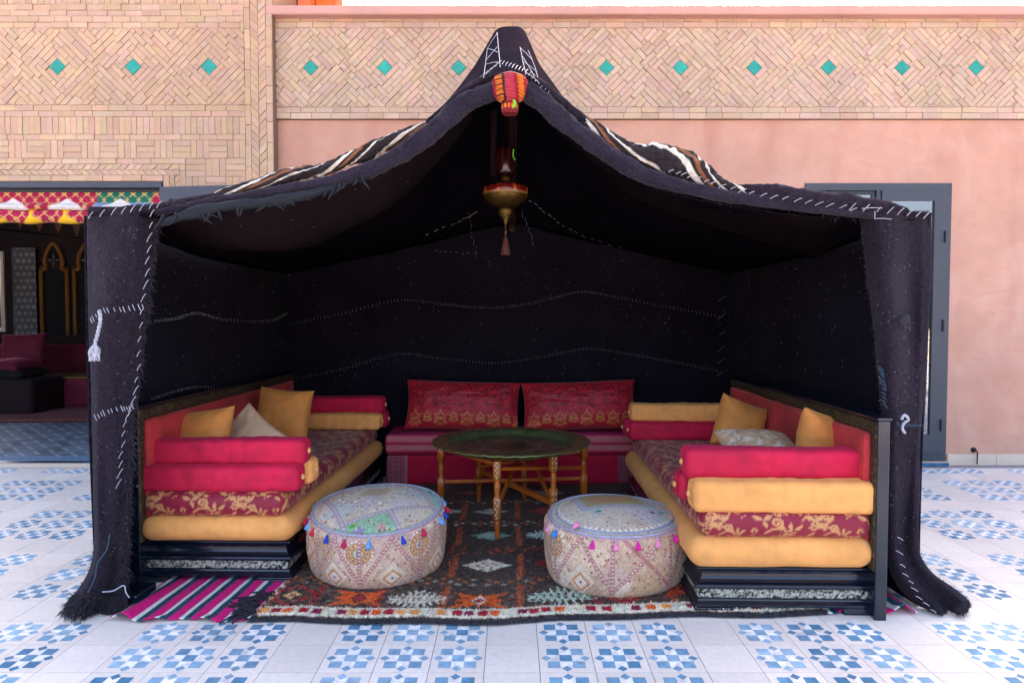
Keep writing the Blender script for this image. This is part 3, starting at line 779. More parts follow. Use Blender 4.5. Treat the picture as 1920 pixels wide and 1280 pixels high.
# ---- colourful rolled valance under the lintel
cv = Canvas(1.5, .30, 230, (170, 22, 70), True)
MAG, GRN, GOLD, YEL, WHT = (168, 18, 66), (8, 104, 84), (226, 186, 110), (244, 190, 36), (224, 214, 206)
cv.rect(0, .92, 0, .3, MAG); cv.rect(.92, 1.42, 0, .3, GRN); cv.rect(1.40, 1.5, 0, .3, MAG)
for j in range(5):
    for i in range(15):
        x, y = .03+i*.1, .03+j*.06; o_ = .05*(j % 2)
        cv.flower(x+o_, y, .027 if j % 2 == 0 else .018, 8 if j % 2 == 0 else 4, GOLD, (190, 60, 60) if x < .92 else (40, 130, 80))
        for s_ in (-1, 1): cv.seg(x+o_+s_*.02, y+.02, x+o_+s_*.05, y+.045, .003, GOLD)
cv.rect(.92, 1.42, .115, .175, (120, 142, 178)); cv.rect(0, .35, .115, .16, (214, 96, 118), .5)
for cx in (.19, .66, 1.12):
    pts = [(-.19, 0), (-.12, .05), (-.05, .095), (0, .11), (.05, .095), (.12, .05), (.19, 0)]
    cv.paint(cx-.2, cx+.2, .115, .24, lambda X, Y: np.where(Y < .115, 1, (Y-.115)-.105*np.clip(1-np.abs(X-cx)/.17, 0, 1)**1.0), WHT if cx != .19 else WHT)
for cx, w_ in ((.02, .14), (.36, .09), (.66, .1), (1.12, .13)):
    cv.paint(cx-w_, cx+w_, 0, .115, lambda X, Y: np.abs(X-cx)-w_*(.55+.45*np.cos((Y)*40)), YEL)
cv.paint(1.02, 1.25, 0, .115, lambda X, Y: np.hypot((X-1.135)/1.6, Y-.1)-.055, YEL)
cv.noise(20, .12, 4)
x0v, x1v = -6.2, XO-.02; Yv = YL+.09
LEN0 = x1v-xl(-20); LEN = x1v-x0v; nu, nv = 700, 60
U, W = np.meshgrid(np.linspace(0, LEN, nu), np.linspace(0, 1, nv), indexing='ij')
z0v, z1v = zl(415), zl(358)
bul = np.where(W < .42, np.sqrt(np.clip(1-((W-.21)/.21)**2, 0, 1))*.06, .02+.045*np.clip(1-np.abs((W-.5)/.14), 0, 1)+.02*(1-W))
Pg = np.stack([x0v+U, Yv-bul-.01*np.sin(U*23+W*3)*(W < .6), z0v+W*(z1v-z0v)+.006*np.sin(U*17)*(1-W)], -1)
vl = grid('brocade_valance', Pg, m_print, None, cv.sample((U-(xl(-20)-x0v))*1.5/LEN0, .004+W*.27), thick=.012)
tag(vl, 'rolled red, green and yellow brocade valance under the grey lintel', 'valance')
# ---- room furniture (dim)
def rounded_box(sx, sy, sz, r, res, fx=0, pinch=None):
    """vertices (n,3), faces, face-axis id and rest-surface coordinates of a rounded box centred on 0"""
    h = np.array([sx, sy, sz])/2; r = min(r, h.min()*.999); VV, FF, AX, b = [], [], [], 0
    for ax in range(3):
        o1, o2 = [(1, 2), (0, 2), (0, 1)][ax]
        for sg in (-1, 1):
            n1, n2 = max(4, int(2*h[o1]/res)), max(4, int(2*h[o2]/res))
            def coords(hh, n):
                e = np.linspace(0, r, max(3, min(7, int(r/res)+3)))[:-1]
                mid = np.linspace(-hh+r, hh-r, max(2, n))
                q = np.concatenate([-hh+e, mid, (hh-e)[::-1]]); return np.unique(np.round(q, 7))
            a, c = np.meshgrid(coords(h[o1], n1), coords(h[o2], n2), indexing='ij')
            p = np.zeros(a.shape+(3,)); p[..., o1] = a; p[..., o2] = c; p[..., ax] = sg*h[ax]
            q = np.clip(p, -(h-r), h-r); d = p-q; d /= np.linalg.norm(d, axis=-1, keepdims=True)+1e-12
            v = q+d*r; F = gridF(*a.shape, base=b)
            if (sg > 0) == (ax == 1): F = F[:, ::-1]
            VV.append(v.reshape(-1, 3)); FF.append(F); AX.append(np.full(a.size, ax*2+(sg > 0))); b += a.size
    return np.vstack(VV), np.vstack(FF), np.concatenate(AX)
def weld(o, d=.0004):
    bm = bmesh.new(); bm.from_mesh(o.data); bmesh.ops.remove_doubles(bm, verts=bm.verts, dist=d); bm.to_mesh(o.data); bm.free()
    o.data.polygons.foreach_set('use_smooth', [True]*len(o.data.polygons))
def soft_box(name, size, r, res, loc, rot, m, parent=None, wr=.004, wsc=9, seed=0, colf=None, sag=0, world=False, crease=0):
    V, F, AX = rounded_box(*size, r, res); h = np.array(size)/2
    n = V/np.maximum(h, 1e-6); nn = n/np.linalg.norm(n, axis=1)[:, None]
    C = colf(V, AX) if colf else None
    dsp = wr*(2*fbm(V[:, 0]*wsc+V[:, 2]*wsc*.7+3, V[:, 1]*wsc+V[:, 2]*wsc*.9, seed)-1)
    if crease: dsp = dsp+crease*np.sin(V[:, 0]*75+7*fbm(V[:, 0]*6, V[:, 1]*9+V[:, 2]*7, seed+3))*np.clip(2*fbm(V[:, 0]*4+9, V[:, 2]*5, seed+5)-.7, 0, 1)
    V = V+nn*dsp[:, None]
    if sag: V[:, 2] -= sag*np.cos(np.clip(V[:, 0]/h[0], -1, 1)*math.pi/2)*np.cos(np.clip(V[:, 1]/h[1], -1, 1)*math.pi/2)*(V[:, 2] > 0)
    mt = Matrix.LocRotScale(Vector(loc), Euler(rot), None)
    o = mesh_np(name, V, F, m, parent, C, True, world); weld(o)
    o.matrix_basis = mt
    return o
def pillow(name, wd, ht, th, m, res=.012, seed=0, colf=None, wr=.006, parent=None, pk=.09):
    """square cushion standing in local XZ, centre at origin"""
    n = max(16, int(wd/res)); u = np.linspace(-1, 1, n); U, W = np.meshgrid(u, u, indexing='ij')
    edge = (1-np.abs(U)**2.6)*(1-np.abs(W)**2.6)
    T = th/2*np.clip(edge, 0, 1)**.48
    pin = 1-pk*(1-U**2)*np.abs(W)**3; pin2 = 1-pk*(1-W**2)*np.abs(U)**3
    X = U*wd/2*pin2; Z = W*ht/2*pin
    w_ = wr*(2*fbm(U*4+seed, W*4, seed, 3)-1)*np.clip(edge*3, 0, 1)
    rad = np.hypot(U, W); ang = np.arctan2(W, U)
    w_ += wr*.7*np.sin(ang*17+seed)*np.clip((rad-.75)*2.2, 0, 1)*np.clip(edge*4, 0, 1)
    Fr = np.stack([X, -T-w_, Z], -1); Bk = np.stack([X, T+w_, Z], -1)
    V = np.vstack([Fr.reshape(-1, 3), Bk.reshape(-1, 3)]); F = np.vstack([gridF(n, n), gridF(n, n, base=n*n)[:, ::-1]])
    C = None
    if colf is not None:
        c = colf((U+1)/2*wd, (W+1)/2*ht).reshape(-1, 3); C = np.vstack([c, c])
    o = mesh_np(name, V, F, m, parent, C, True, False); weld(o, .0008)
    return o
def orient(o, loc, right, up):
    x = Vector(right).normalized(); z = Vector(up); z = (z-x*z.dot(x)).normalized(); y = z.cross(x)
    o.matrix_basis = Matrix(((x.x, y.x, z.x, loc[0]), (x.y, y.y, z.y, loc[1]), (x.z, y.z, z.z, loc[2]), (0, 0, 0, 1)))
    return o
rs = thing('room_sofa', 'dark burgundy banquette along the far wall of the dim room', 'sofa', (-7, 9.4, .03))
soft_box('seat', (5.6, .85, .38), .06, .06, (-5.4, 9.35, .24), (0, 0, R(2)), m_burg, rs, world=True)
soft_box('backrest', (5.6, .25, .5), .1, .06, (-5.4, 9.95, .62), (0, 0, 0), m_burg, rs, world=True)
tp = soft_box('seat_cover', (3.0, .75, .03), .012, .05, (-6.0, 9.3, .452), (0, 0, R(2)), m_ochre, None); tag(tp, 'ochre cloth spread over the dark room banquette', 'cloth')
for k, (px, py, Y, lab, s, mm) in enumerate(((45, 655, 9.2, 'upright burgundy cushion on the dim room banquette', .62, m_burg), (25, 680, 8.8, 'burgundy cushion lying on a dark cushion in the dim room', .55, m_burg))):
    c = pillow('room_cushion', s, s*.75, .2, mm, .03, k); tag(c, lab, 'cushion')
    if k == 0: orient(c, at(px, py, Y), (1, .1, .05), (0, .25, 1))
    else: orient(c, at(px, py+5, Y), (1, -.2, 0), (.1, 1, .12))
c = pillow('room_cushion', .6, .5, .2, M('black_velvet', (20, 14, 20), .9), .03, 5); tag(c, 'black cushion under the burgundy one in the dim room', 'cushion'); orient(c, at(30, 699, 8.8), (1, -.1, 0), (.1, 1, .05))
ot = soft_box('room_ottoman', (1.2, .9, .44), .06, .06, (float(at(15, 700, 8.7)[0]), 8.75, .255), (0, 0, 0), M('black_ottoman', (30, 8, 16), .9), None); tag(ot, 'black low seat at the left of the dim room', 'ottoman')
cv = Canvas(4, 2, 60, (110, 28, 30))
for i in range(50):
    for j in range(2): cv.flower(.04+i*.08, .05+j*.09, .03, 4, (190, 140, 90)); 
for i in range(26):
    for j in range(10): cv.flower(.1+i*.16, .3+j*.17, .05, 6, (150, 60, 50), (60, 30, 40))
U, W = np.meshgrid(np.linspace(0, 4, 160), np.linspace(0, 1.9, 110), indexing='ij')
Pg = np.stack([-7.4+U, 7.72+W+.05*U-.1, .046+.003*vnoise(U*6, W*6)], -1)
rr = grid('room_carpet', Pg, m_rug, None, cv.sample(U, W), thick=.01); tag(rr, 'red patterned carpet on the floor of the dim room', 'carpet')

# ================================================================== TENT
YF, YBK, YP = 2.82, 5.2, 3.7
tent = thing('nomad_tent', 'open fronted black goat wool nomad tent with peaked roof', 'tent', (0, 4, 0))
fx = [-1.83, -1.53, -1.28, -.913, -.71, -.548, -.41, -.297, -.183, -.08, 0, .08, .183, .297, .434, .594, .776, 1.005, 1.279, 1.553, 1.8]
fz = [1.70, 1.724, 1.776, 1.84, 1.885, 1.94, 2.02, 2.11, 2.20, 2.27, 2.285, 2.265, 2.17, 2.075, 1.97, 1.888, 1.83, 1.788, 1.75, 1.712, 1.70]
mx_ = [-1.83, -1.55, -.93, -.62, -.50, -.434, -.30, -.20, -.125, -.09, -.06, .045, .07, .10, .144, .30, .43, .5, .62, .93, 1.55, 1.8]
mz_ = [1.62, 1.70, 1.93, 2.06, 2.24, 2.37, 2.53, 2.66, 2.79, 2.855, 2.872, 2.872, 2.845, 2.775, 2.67, 2.46, 2.28, 2.16, 2.02, 1.88, 1.70, 1.62]
bx_ = [-1.83, -.9, 0, .9, 1.8]; bz_ = [1.62, 1.82, 2.02, 1.82, 1.62]
def roofz(x, y):
    x = np.asarray(x, float); y = np.asarray(y, float)
    a, b, c = np.interp(x, fx, fz), np.interp(x, mx_, mz_), np.interp(x, bx_, bz_)
    t = np.clip((y-YF)/(YP-YF), 0, 1); s = np.clip((y-YP)/(YBK-YP), 0, 1)
    return np.where(y < YP, a*(1-t)+b*t, b*(1-s**.85)+c*s**.85)
xs = np.concatenate([np.linspace(-1.79, -.6, 50), np.linspace(-.59, .59, 110), np.linspace(.6, 1.755, 50)]); ys = np.concatenate([np.linspace(YF-.02, YP, 60), np.linspace(YP+.03, YBK+.02, 40)])
Xg, Yg = np.meshgrid(xs, ys, indexing='ij')
Zg = roofz(Xg, Yg)
for _ in range(3):
    Zg[1:-1, 1:-1] = (Zg[1:-1, 1:-1]*2+Zg[:-2, 1:-1]+Zg[2:, 1:-1]+Zg[1:-1, :-2]+Zg[1:-1, 2:])/6
Zg += .012*(fbm(Xg*5, Yg*5, 8)-.5)
Zg -= .035*np.clip(1-(Yg-YF)/.12, 0, 1)*np.clip((1.5-np.abs(Xg))/.2, 0, 1)
grid('roof', np.stack([Xg, Yg, Zg], -1), m_wool_roof, tent, thick=.012)
grid('ceiling', np.stack([Xg*.985, Yg+.01, Zg-.022], -1)[::2, ::2], m_ceiling_shade, tent, thick=.004)  # added dark sheet below the roof, its colour stands in for shade
# walls
def cloth_wall(name, A, B, ztop, amp, m, seed, n=120, nz=70):
    A = np.array(A); B = np.array(B); U, W = np.meshgrid(np.linspace(0, 1, n), np.linspace(0, 1, nz), indexing='ij')
    L = np.linalg.norm(B-A); d = (B-A)/L; nn = np.array([-d[1], d[0]])
    off = amp*(2*fbm(U*L*3.2, W*1.2, seed, 2)-1)+amp*.4*np.sin(U*L*9+W*2)*(1-W)
    zt = ztop(U*L)
    P = np.stack([A[0]+d[0]*U*L+nn[0]*off, A[1]+d[1]*U*L+nn[1]*off, W*zt+.004], -1)
    return grid(name, P, m, tent, thick=.008)
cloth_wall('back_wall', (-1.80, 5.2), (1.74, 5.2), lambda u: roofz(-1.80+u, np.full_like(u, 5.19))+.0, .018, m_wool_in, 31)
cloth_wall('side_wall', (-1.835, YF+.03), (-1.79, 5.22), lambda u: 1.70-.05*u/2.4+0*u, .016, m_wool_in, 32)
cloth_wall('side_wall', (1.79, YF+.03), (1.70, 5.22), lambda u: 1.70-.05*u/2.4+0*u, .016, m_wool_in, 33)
# front flaps
def flap(name, rows, Y0, seed, curl, fwd=None):
    rows = np.asarray(rows, float); ny = 150; nx = 46
    py = np.linspace(rows[0, 0], rows[-1, 0], ny)
    k = np.linspace(0, len(rows)-1, ny); rr = smooth(rows[:, :3], ny)
    P = np.zeros((ny, nx, 3)); u = np.linspace(0, 1, nx)
    for i in range(ny):
        t = i/(ny-1); a, b = rr[i, 1], rr[i, 2]
        for j in range(nx):
            e = u[j] if curl > 0 else 1-u[j]              # 1 at the inner edge
            y = Y0+.022*math.sin(u[j]*7+t*2+seed)+.03*(2*float(vnoise(u[j]*3, t*5, seed))-1)+.07*max(0, e-.72)**1.2*3-.012*math.sin(t*9)
            oe = 1-e
            y += .10*max(0, .18-oe)*0+ .12*max(0, oe-.86)*2
            if fwd: y += fwd(t, u[j])
            P[i, j] = at(a+(b-a)*u[j], rr[i, 0], y)
    P[..., 2] = np.maximum(P[..., 2], .012)
    o = grid(name, P, m_wool, tent, thick=.01)
    return P
rowsL = [(388, 168, 297), (430, 165, 292), (500, 166, 284), (560, 167, 279), (640, 169, 268), (720, 173, 258), (780, 174, 250), (860, 176, 246), (940, 177, 240), (1010, 179, 238), (1060, 172, 236), (1095, 155, 236), (1125, 132, 240), (1150, 120, 236)]
rowsR = [(396, 1612, 1744), (440, 1618, 1745), (520, 1627, 1744), (600, 1638, 1740), (700, 1647, 1736), (790, 1656, 1731), (860, 1658, 1725), (940, 1660, 1722), (1000, 1662, 1720), (1040, 1664, 1724), (1075, 1672, 1748), (1105, 1690, 1790), (1130, 1718, 1817), (1150, 1750, 1806)]
def foot(t, u): return -.05*max(0, t-.9)*10*(.3+math.sin(u*9)*.35+.3)
PL = flap('front_flap', rowsL, YF-.02, 1.3, 1, foot); PRf = flap('front_flap', rowsR, YF, 2.1, -1, foot)
# fuzz on the flap edges and feet
rg = np.random.default_rng(5)
def edge_fuzz(nm, P, col, dirv, n, ln, seed, jit=.6, wd=.0013, t0=0, t1=1, m=m_fuzz):
    i = rg.integers(int(t0*(len(P)-1)), int(t1*(len(P)-1)), n); pts = P[i, col]+rg.normal(0, .004, (n, 3)); fuzz(nm, pts, np.tile(dirv, (n, 1)), ln, m, tent, wd, seed, jit=jit)
edge_fuzz('edge_fuzz', PL, 0, (-1, -.2, 0), 900, .012, 1); edge_fuzz('edge_fuzz', PRf, -1, (1, -.2, 0), 900, .010, 2)
edge_fuzz('fringe', PL, -1, (.7, -.8, -.3), 1300, .04, 3, .5, .0026, 0, .75); edge_fuzz('fringe', PRf, 0, (-.6, -.8, -.2), 500, .02, 4, .5, .0022, 0, .7)
edge_fuzz('fringe', PL, -3, (.5, -1, -.6), 420, .055, 5, .7, .0022, .55, .85)
n = 1200; i = rg.integers(133, 150, n); j = rg.integers(0, 40, n); fuzz('foot_fuzz', PL[i, j]+np.array([0, -.01, 0]), np.tile((-.3, -.8, -.5), (n, 1)), .045, m_fuzz, tent, .0018, 6, jit=.5)
n = 1000; i = rg.integers(133, 150, n); j = rg.integers(0, 46, n); fuzz('foot_fuzz', PRf[i, j]+np.array([0, -.008, 0]), np.tile((.2, -.8, .1), (n, 1)), .016, m_fuzz, tent, .0014, 7, jit=.6)
n = 9000
for nm, Pf, sd in (('nap', PL, 8), ('nap', PRf, 9)):
    i = rg.integers(0, 149, n); j = rg.integers(0, 45, n); f = rg.random((n, 1)); fuzz(nm, Pf[i, j]*(1-f)+Pf[i+1, j+1]*f+np.array([0, -.006, 0]), np.tile((0, -.6, -.6), (n, 1)), .008, m_fuzz, tent, .0006, sd, jit=.7)
# rolled front hems
def hem(pts, Y0, r0, nm, m, col=None, seed=0, ns=22, n=170):
    P = smooth([at(x, y, Y0+dy) for x, y, dy in pts], n); t = np.linspace(0, 1, n); a = np.arange(ns)/ns*2*np.pi
    rr = np.interp(t, np.linspace(0, 1, len(r0)), r0)
    T, A = np.meshgrid(t, a, indexing='ij'); s = np.cumsum(np.r_[0, np.linalg.norm(np.diff(P, axis=0), axis=1)])
    rad = rr[:, None]*(1+.30*(2*fbm(s[:, None]*11+0*A, 2.2*np.cos(A)+5, seed)-1)+.14*(2*vnoise(s[:, None]*55+0*A, 5*np.sin(A)+9, seed)-1))
    C = col(s[:, None]+0*A, A) if col else None
    tube(nm, P, rad, m, tent, ns, None if C is None else C.reshape(-1, 3))
    return P
HL = hem([(292, 400, .0), (400, 378, 0), (560, 352, -.01), (650, 333, -.02), (720, 307, -.02), (780, 268, -.02), (830, 228, -.02), (880, 190, -.02), (930, 168, -.02)], YF-.01, [.015, .019, .026, .033, .038, .04, .038], 'front_hem', m_woolhem, None, 3)
HR = hem([(985, 168, -.02), (1040, 212, -.02), (1090, 253, -.02), (1150, 295, -.02), (1220, 332, -.02), (1300, 354, -.02), (1400, 374, -.02), (1520, 390, -.01), (1640, 404, 0)], YF-.01, [.038, .041, .039, .035, .03, .025, .02, .018], 'front_hem', m_woolhem, None, 4)
hem([(800, 232, .02), (850, 192, .02), (890, 160, .01), (925, 140, .0)], YF, [.012, .02, .022, .014], 'roof_edge', m_wool, None, 8, 14, 70)
hem([(988, 142, .0), (1020, 165, .01), (1060, 200, .02), (1100, 232, .02), (1150, 272, .02)], YF, [.014, .022, .022, .02, .012], 'roof_edge', m_wool, None, 9, 14, 70)
hem([(170, 400, .0), (220, 394, 0), (300, 388, 0), (360, 378, .02), (420, 366, .03)], YF, [.012, .014, .018, .02, .016], 'corner_hem', m_wool, None, 5, 12, 60)
hem([(1380, 352, .0), (1450, 362, -.01), (1530, 372, -.02), (1600, 380, -.01), (1660, 388, -.01), (1700, 394, 0)], YF-.01, [.012, .035, .036, .03, .026, .01], 'corner_hem', m_wool, None, 6, 14, 80)
hem([(1640, 396, 0), (1700, 401, 0), (1743, 404, 0)], YF, [.016, .016, .014], 'corner_hem', m_wool, None, 7, 12, 40)
for Pp, sd in ((HL, 11), (HR, 12)):
    n = 1500; i = rg.integers(0, len(Pp), n); dv = rg.normal(0, 1, (n, 3)); dv[:, 1] -= .8; dv /= np.linalg.norm(dv, axis=1)[:, None]
    fuzz('hem_fuzz', Pp[i]+dv*.036, dv, .016, m_fuzz, tent, .0009, sd, jit=.4)
# striped woven border twisted over the hem
def stripes(tw, off):
    def f(s, A):
        ph = (s*2.7+A*tw*1.9/(2*np.pi)+off+.12*np.sin(s*9)) % 1.0
        K, Wt, B = lin((36, 28, 30)), lin((205, 196, 182)), lin((128, 82, 52))
        C = np.tile(K, s.shape+(1,)); 
        def band(a, b, c): C[(ph >= a) & (ph < b)] = c
        band(.10, .25, Wt); band(.34, .46, B); band(.62, .70, Wt)
        return C
    return f
hem([(384, 369, .05), (440, 357, .04), (500, 342, .03), (540, 330, .04), (600, 320, .03), (650, 300, .03), (700, 280, .03), (750, 258, .03), (800, 232, .03)], YF-.01, [.008, .02, .026, .03, .026, .03, .034, .03, .012], 'striped_border', m_cloth, stripes(1.0, .1), 21, 110, 420)
hem([(1078, 218, .04), (1110, 240, .03), (1150, 268, .03), (1200, 292, .03), (1240, 300, .035), (1285, 312, .035), (1340, 342, .02), (1390, 360, .01), (1430, 370, 0)], YF-.01, [.012, .03, .036, .046, .066, .062, .032, .024, .01], 'striped_border', m_cloth, stripes(-1.0, .35), 22, 110, 420)
# torn black strips under the left hem
strips = []
for k in range(26):
    x = random.uniform(300, 740); y = np.interp(x, [300, 560, 650, 740], [404, 362, 340, 305]); p = at(x, y, YF-.05)
    l = random.uniform(.02, .07); strips.append(smooth([p, p+np.array([random.uniform(-.02, .02), -.01, -l*.5]), p+np.array([random.uniform(-.05, .05), .0, -l])], 6))
many_tubes('torn_strip', strips, [np.array([.006, .007, .006, .006, .005, .002])]*26, M('black_rag', (26, 30, 36), .9), tent, 5)
hem([(300, 420, -.03), (360, 400, -.035), (440, 385, -.035), (520, 376, -.035), (600, 360, -.035), (660, 340, -.03)], YF-.01, [.012, .022, .02, .022, .018, .006], 'rag_roll', M('black_rag', (26, 30, 36), .9), None, 24, 14, 100)
# sagging lining just inside the front edge
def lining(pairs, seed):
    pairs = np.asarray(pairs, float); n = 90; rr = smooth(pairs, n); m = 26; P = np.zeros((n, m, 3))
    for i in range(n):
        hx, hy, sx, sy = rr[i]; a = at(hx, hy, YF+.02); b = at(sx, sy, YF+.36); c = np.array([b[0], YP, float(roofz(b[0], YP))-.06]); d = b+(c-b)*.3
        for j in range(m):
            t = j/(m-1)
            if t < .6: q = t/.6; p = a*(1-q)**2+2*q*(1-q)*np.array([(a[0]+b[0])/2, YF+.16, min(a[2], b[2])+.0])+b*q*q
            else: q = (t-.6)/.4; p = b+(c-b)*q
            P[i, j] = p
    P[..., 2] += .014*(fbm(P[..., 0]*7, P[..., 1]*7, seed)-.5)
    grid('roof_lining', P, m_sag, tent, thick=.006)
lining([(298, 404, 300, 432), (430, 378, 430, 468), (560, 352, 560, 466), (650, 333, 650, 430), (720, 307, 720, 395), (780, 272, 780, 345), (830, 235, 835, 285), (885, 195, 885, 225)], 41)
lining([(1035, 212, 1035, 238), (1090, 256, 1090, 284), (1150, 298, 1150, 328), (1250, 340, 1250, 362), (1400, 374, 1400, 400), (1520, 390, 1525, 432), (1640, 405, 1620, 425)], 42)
# ridge pole, apex binding
Pp = np.array([(0, YF-.07, 2.215), (0, 3.2, 2.42), (0, 3.75, 2.74), (0, 4.4, 2.4), (0, 5.15, 1.96)]); tube('ridge_pole', smooth(Pp, 30), .035, m_wood_dk, tent, 10)
nA, nB = 70, 90
th = np.linspace(0, np.pi, nA); ph = np.linspace(0, 2*np.pi, nB, endpoint=False); TT, PP = np.meshgrid(th, ph, indexing='ij')
cA = at(956, 164, YF-.05)
sg = lambda a, p: np.sign(a)*np.abs(a)**p
ez = .06*sg(np.cos(TT), .7); tap = .9+.16*ez/.06
ex = .08*sg(np.sin(TT), .7)*sg(np.cos(PP), .8)*tap; ey = .05*sg(np.sin(TT), .7)*sg(np.sin(PP), .8)
st_ = ((ex*10.5+ez*1.1+1.0) / .40) % 4
RED, ORG, BLK, PNK = lin((176, 24, 44)), lin((232, 120, 24)), lin((60, 30, 34)), lin((200, 60, 76))
C = np.tile(RED, TT.shape+(1,)); C[(st_ > 1) & (st_ < 1.7)] = ORG; C[(st_ >= 1.7) & (st_ < 2)] = BLK; C[(st_ > 1) & (st_ < 1.7) & (np.sin(ez*300) > .75)] = BLK; C[(st_ > 2) & (st_ < 3)] = PNK; C[(st_ > 3.4)] = ORG
C *= (.62+.16*np.sin(ez*520+ex*60))[..., None]
rib = 1+.025*np.sin(ez*420)
Pg = np.stack([cA[0]+ex*rib, cA[1]+ey*rib, cA[2]+ez-.25*np.abs(ex)*.6], -1)
grid('apex_binding', Pg, m_cloth, tent, C, False, True)
P2 = np.stack([cA[0]+.036*np.cos(PP)*(.9+.1*np.sin(TT)), cA[1]+.02+.036*np.sin(PP), cA[2]-.05-.052*TT/np.pi+0*ex], -1)
C2 = np.tile(lin((120, 24, 36)), TT.shape+(1,)); C2[(np.sin(PP*14) > 0) & (np.abs(TT-1.6) < .5)] = ORG
grid('pole_wrap', P2, m_cloth, tent, C2, False, True)
m_green = M('green_thread', (96, 200, 40), .8)
gp = at(963, 188, YF-.15)
many_tubes('green_thread', [smooth([gp, gp+np.array([.006, 0, -.015]), gp+np.array([-.004, 0, -.03])], 6), smooth([at(963, 280, 3.4), at(962, 292, 3.4), at(966, 300, 3.4)], 6)], [.005, .004], m_green, tent, 5, kind=None)
# ---- white stitching (too fine to pick apart singly)
def ray_roof(px, py):
    for Y in np.arange(YF-.03, YP, .01):
        p = at(px, py, Y)
        if p[2] <= roofz(p[0], Y)+.012: return p+np.array([0, -.012, .008])
    return at(px, py, YP)
seg = []
def sline(a, b): seg.append(np.array([a, (a+b)/2+np.array([0, -.002, .002]), b]))
lA = [(914, 96), (911, 122), (907, 152)]; lB = [(932, 66), (935, 98), (938, 132)]; rA = [(975, 94), (980, 120), (986, 146)]; rB = [(990, 100), (1003, 132), (1014, 174)]
for ln_ in (lA, lB, rA, rB):
    q = [ray_roof(*p) for p in ln_]; sline(q[0], q[1]); sline(q[1], q[2])
for a, b in (((932, 68), (914, 96)), ((914, 96), (934, 104)), ((934, 92), (912, 118)), ((911, 126), (937, 122)), ((908, 148), (930, 128)), ((976, 96), (996, 116)), ((982, 122), (1006, 140)), ((980, 112), (1002, 150)), ((984, 140), (1010, 160))): sline(ray_roof(*a), ray_roof(*b))
for k in range(22):
    t = k/21; x = 900+t*130; y = np.interp(x, [900, 938, 985, 1030], [152, 122, 138, 176]); sline(ray_roof(x-2, y+3), ray_roof(x+3, y-4))
def stitch_run(pts, n, dx, dy, f, jit=2.0, dbl=False):
    P = smooth([(x, y, 0) for x, y in pts], n)
    for x, y, _ in P:
        x += random.uniform(-jit, jit); y += random.uniform(-jit, jit)*.5; s_ = random.uniform(.7, 1.3)
        sline(f(x-dx*s_/2, y-dy*s_/2), f(x+dx*s_/2, y+dy*s_/2))
onflap = lambda dY: (lambda x, y: at(x, y, YF-.045+dY))
stitch_run([(1258, 320), (1320, 338), (1400, 360), (1500, 376), (1600, 392)], 20, 13, -6, lambda x, y: at(x, y, YF-.065))
stitch_run([(1600, 388), (1680, 396), (1738, 403)], 8, 12, -12, lambda x, y: at(x, y, YF-.055))
sline(at(1640, 396, YF-.06), at(1640, 410, YF-.06)); sline(at(1640, 410, YF-.06), at(1672, 411, YF-.06)); sline(at(1616, 391, YF-.06), at(1654, 390, YF-.06))
stitch_run([(172, 403), (220, 396), (262, 388), (300, 384)], 8, 10, -14, lambda x, y: at(x, y, YF-.06))
stitch_run([(288, 400), (282, 470), (276, 540), (268, 620), (262, 700), (252, 760), (240, 790), (232, 850), (225, 905)], 26, 8, -14, lambda x, y: at(x-4, y, YF-.05))
stitch_run([(172, 600), (190, 584), (230, 580), (268, 574)], 14, 4, 9, lambda x, y: at(x, y, YF-.085))
stitch_run([(178, 782), (200, 772), (230, 766), (248, 764)], 12, 4, 9, lambda x, y: at(x, y, YF-.085))
stitch_run([(1680, 1010), (1686, 1060), (1700, 1090), (1716, 1120), (1745, 1145)], 9, 12, 7, lambda x, y: at(x+6, y, YF-.1))
many_tubes('thick_stitching', seg, .0015, m_thread, tent, 5); seg = []
stitch_run([(1650, 690), (1655, 720), (1658, 760)], 12, 10, 8, lambda x, y: at(x, y, YF-.02))
many_tubes('blue_stitching', seg, .002, m_threadblue, tent, 4); seg = []
backp = lambda x, y: at(x, y, 5.165)
stitch_run([(545, 607), (640, 588), (745, 563), (830, 570), (900, 577), (970, 573), (1040, 558), (1090, 547), (1150, 556), (1250, 575), (1355, 594)], 150, 1.2, 4.0, backp, .5)
stitch_run([(545, 711), (640, 692), (745, 664), (830, 672), (930, 680), (1020, 668), (1100, 654), (1180, 664), (1260, 678), (1345, 695)], 150, 1.2, 4.0, backp, .5)
stitch_run([(1355, 560), (1353, 640), (1350, 700)], 6, 12, -9, backp)
stitch_run([(985, 370), (1030, 405), (1080, 436), (1160, 465)], 16, 5, 3, lambda x, y: at(x, y, 3.75+(x-985)*.004)); stitch_run([(880, 400), (885, 440), (895, 480)], 12, 1, 4, lambda x, y: at(x, y, 4.4)); stitch_run([(978, 400), (992, 430), (1000, 460)], 12, 1, 4, lambda x, y: at(x, y, 4.3))
stitch_run([(800, 440), (860, 415), (890, 400)], 9, 7, -3, lambda x, y: at(x, y, 4.2)); stitch_run([(820, 470), (850, 474), (890, 476)], 8, 4, 2, lambda x, y: at(x, y, 4.9))
leftp = lambda x, y: at(x, y, min(5.15, F_PX*1.775/(960-x)))
stitch_run([(290, 602), (330, 597), (370, 587), (420, 599), (500, 602), (538, 588)], 70, 1.5, 5, leftp, .6)
stitch_run([(285, 748), (330, 733), (370, 725), (430, 726), (480, 716)], 50, 1.5, 4, leftp, .6)
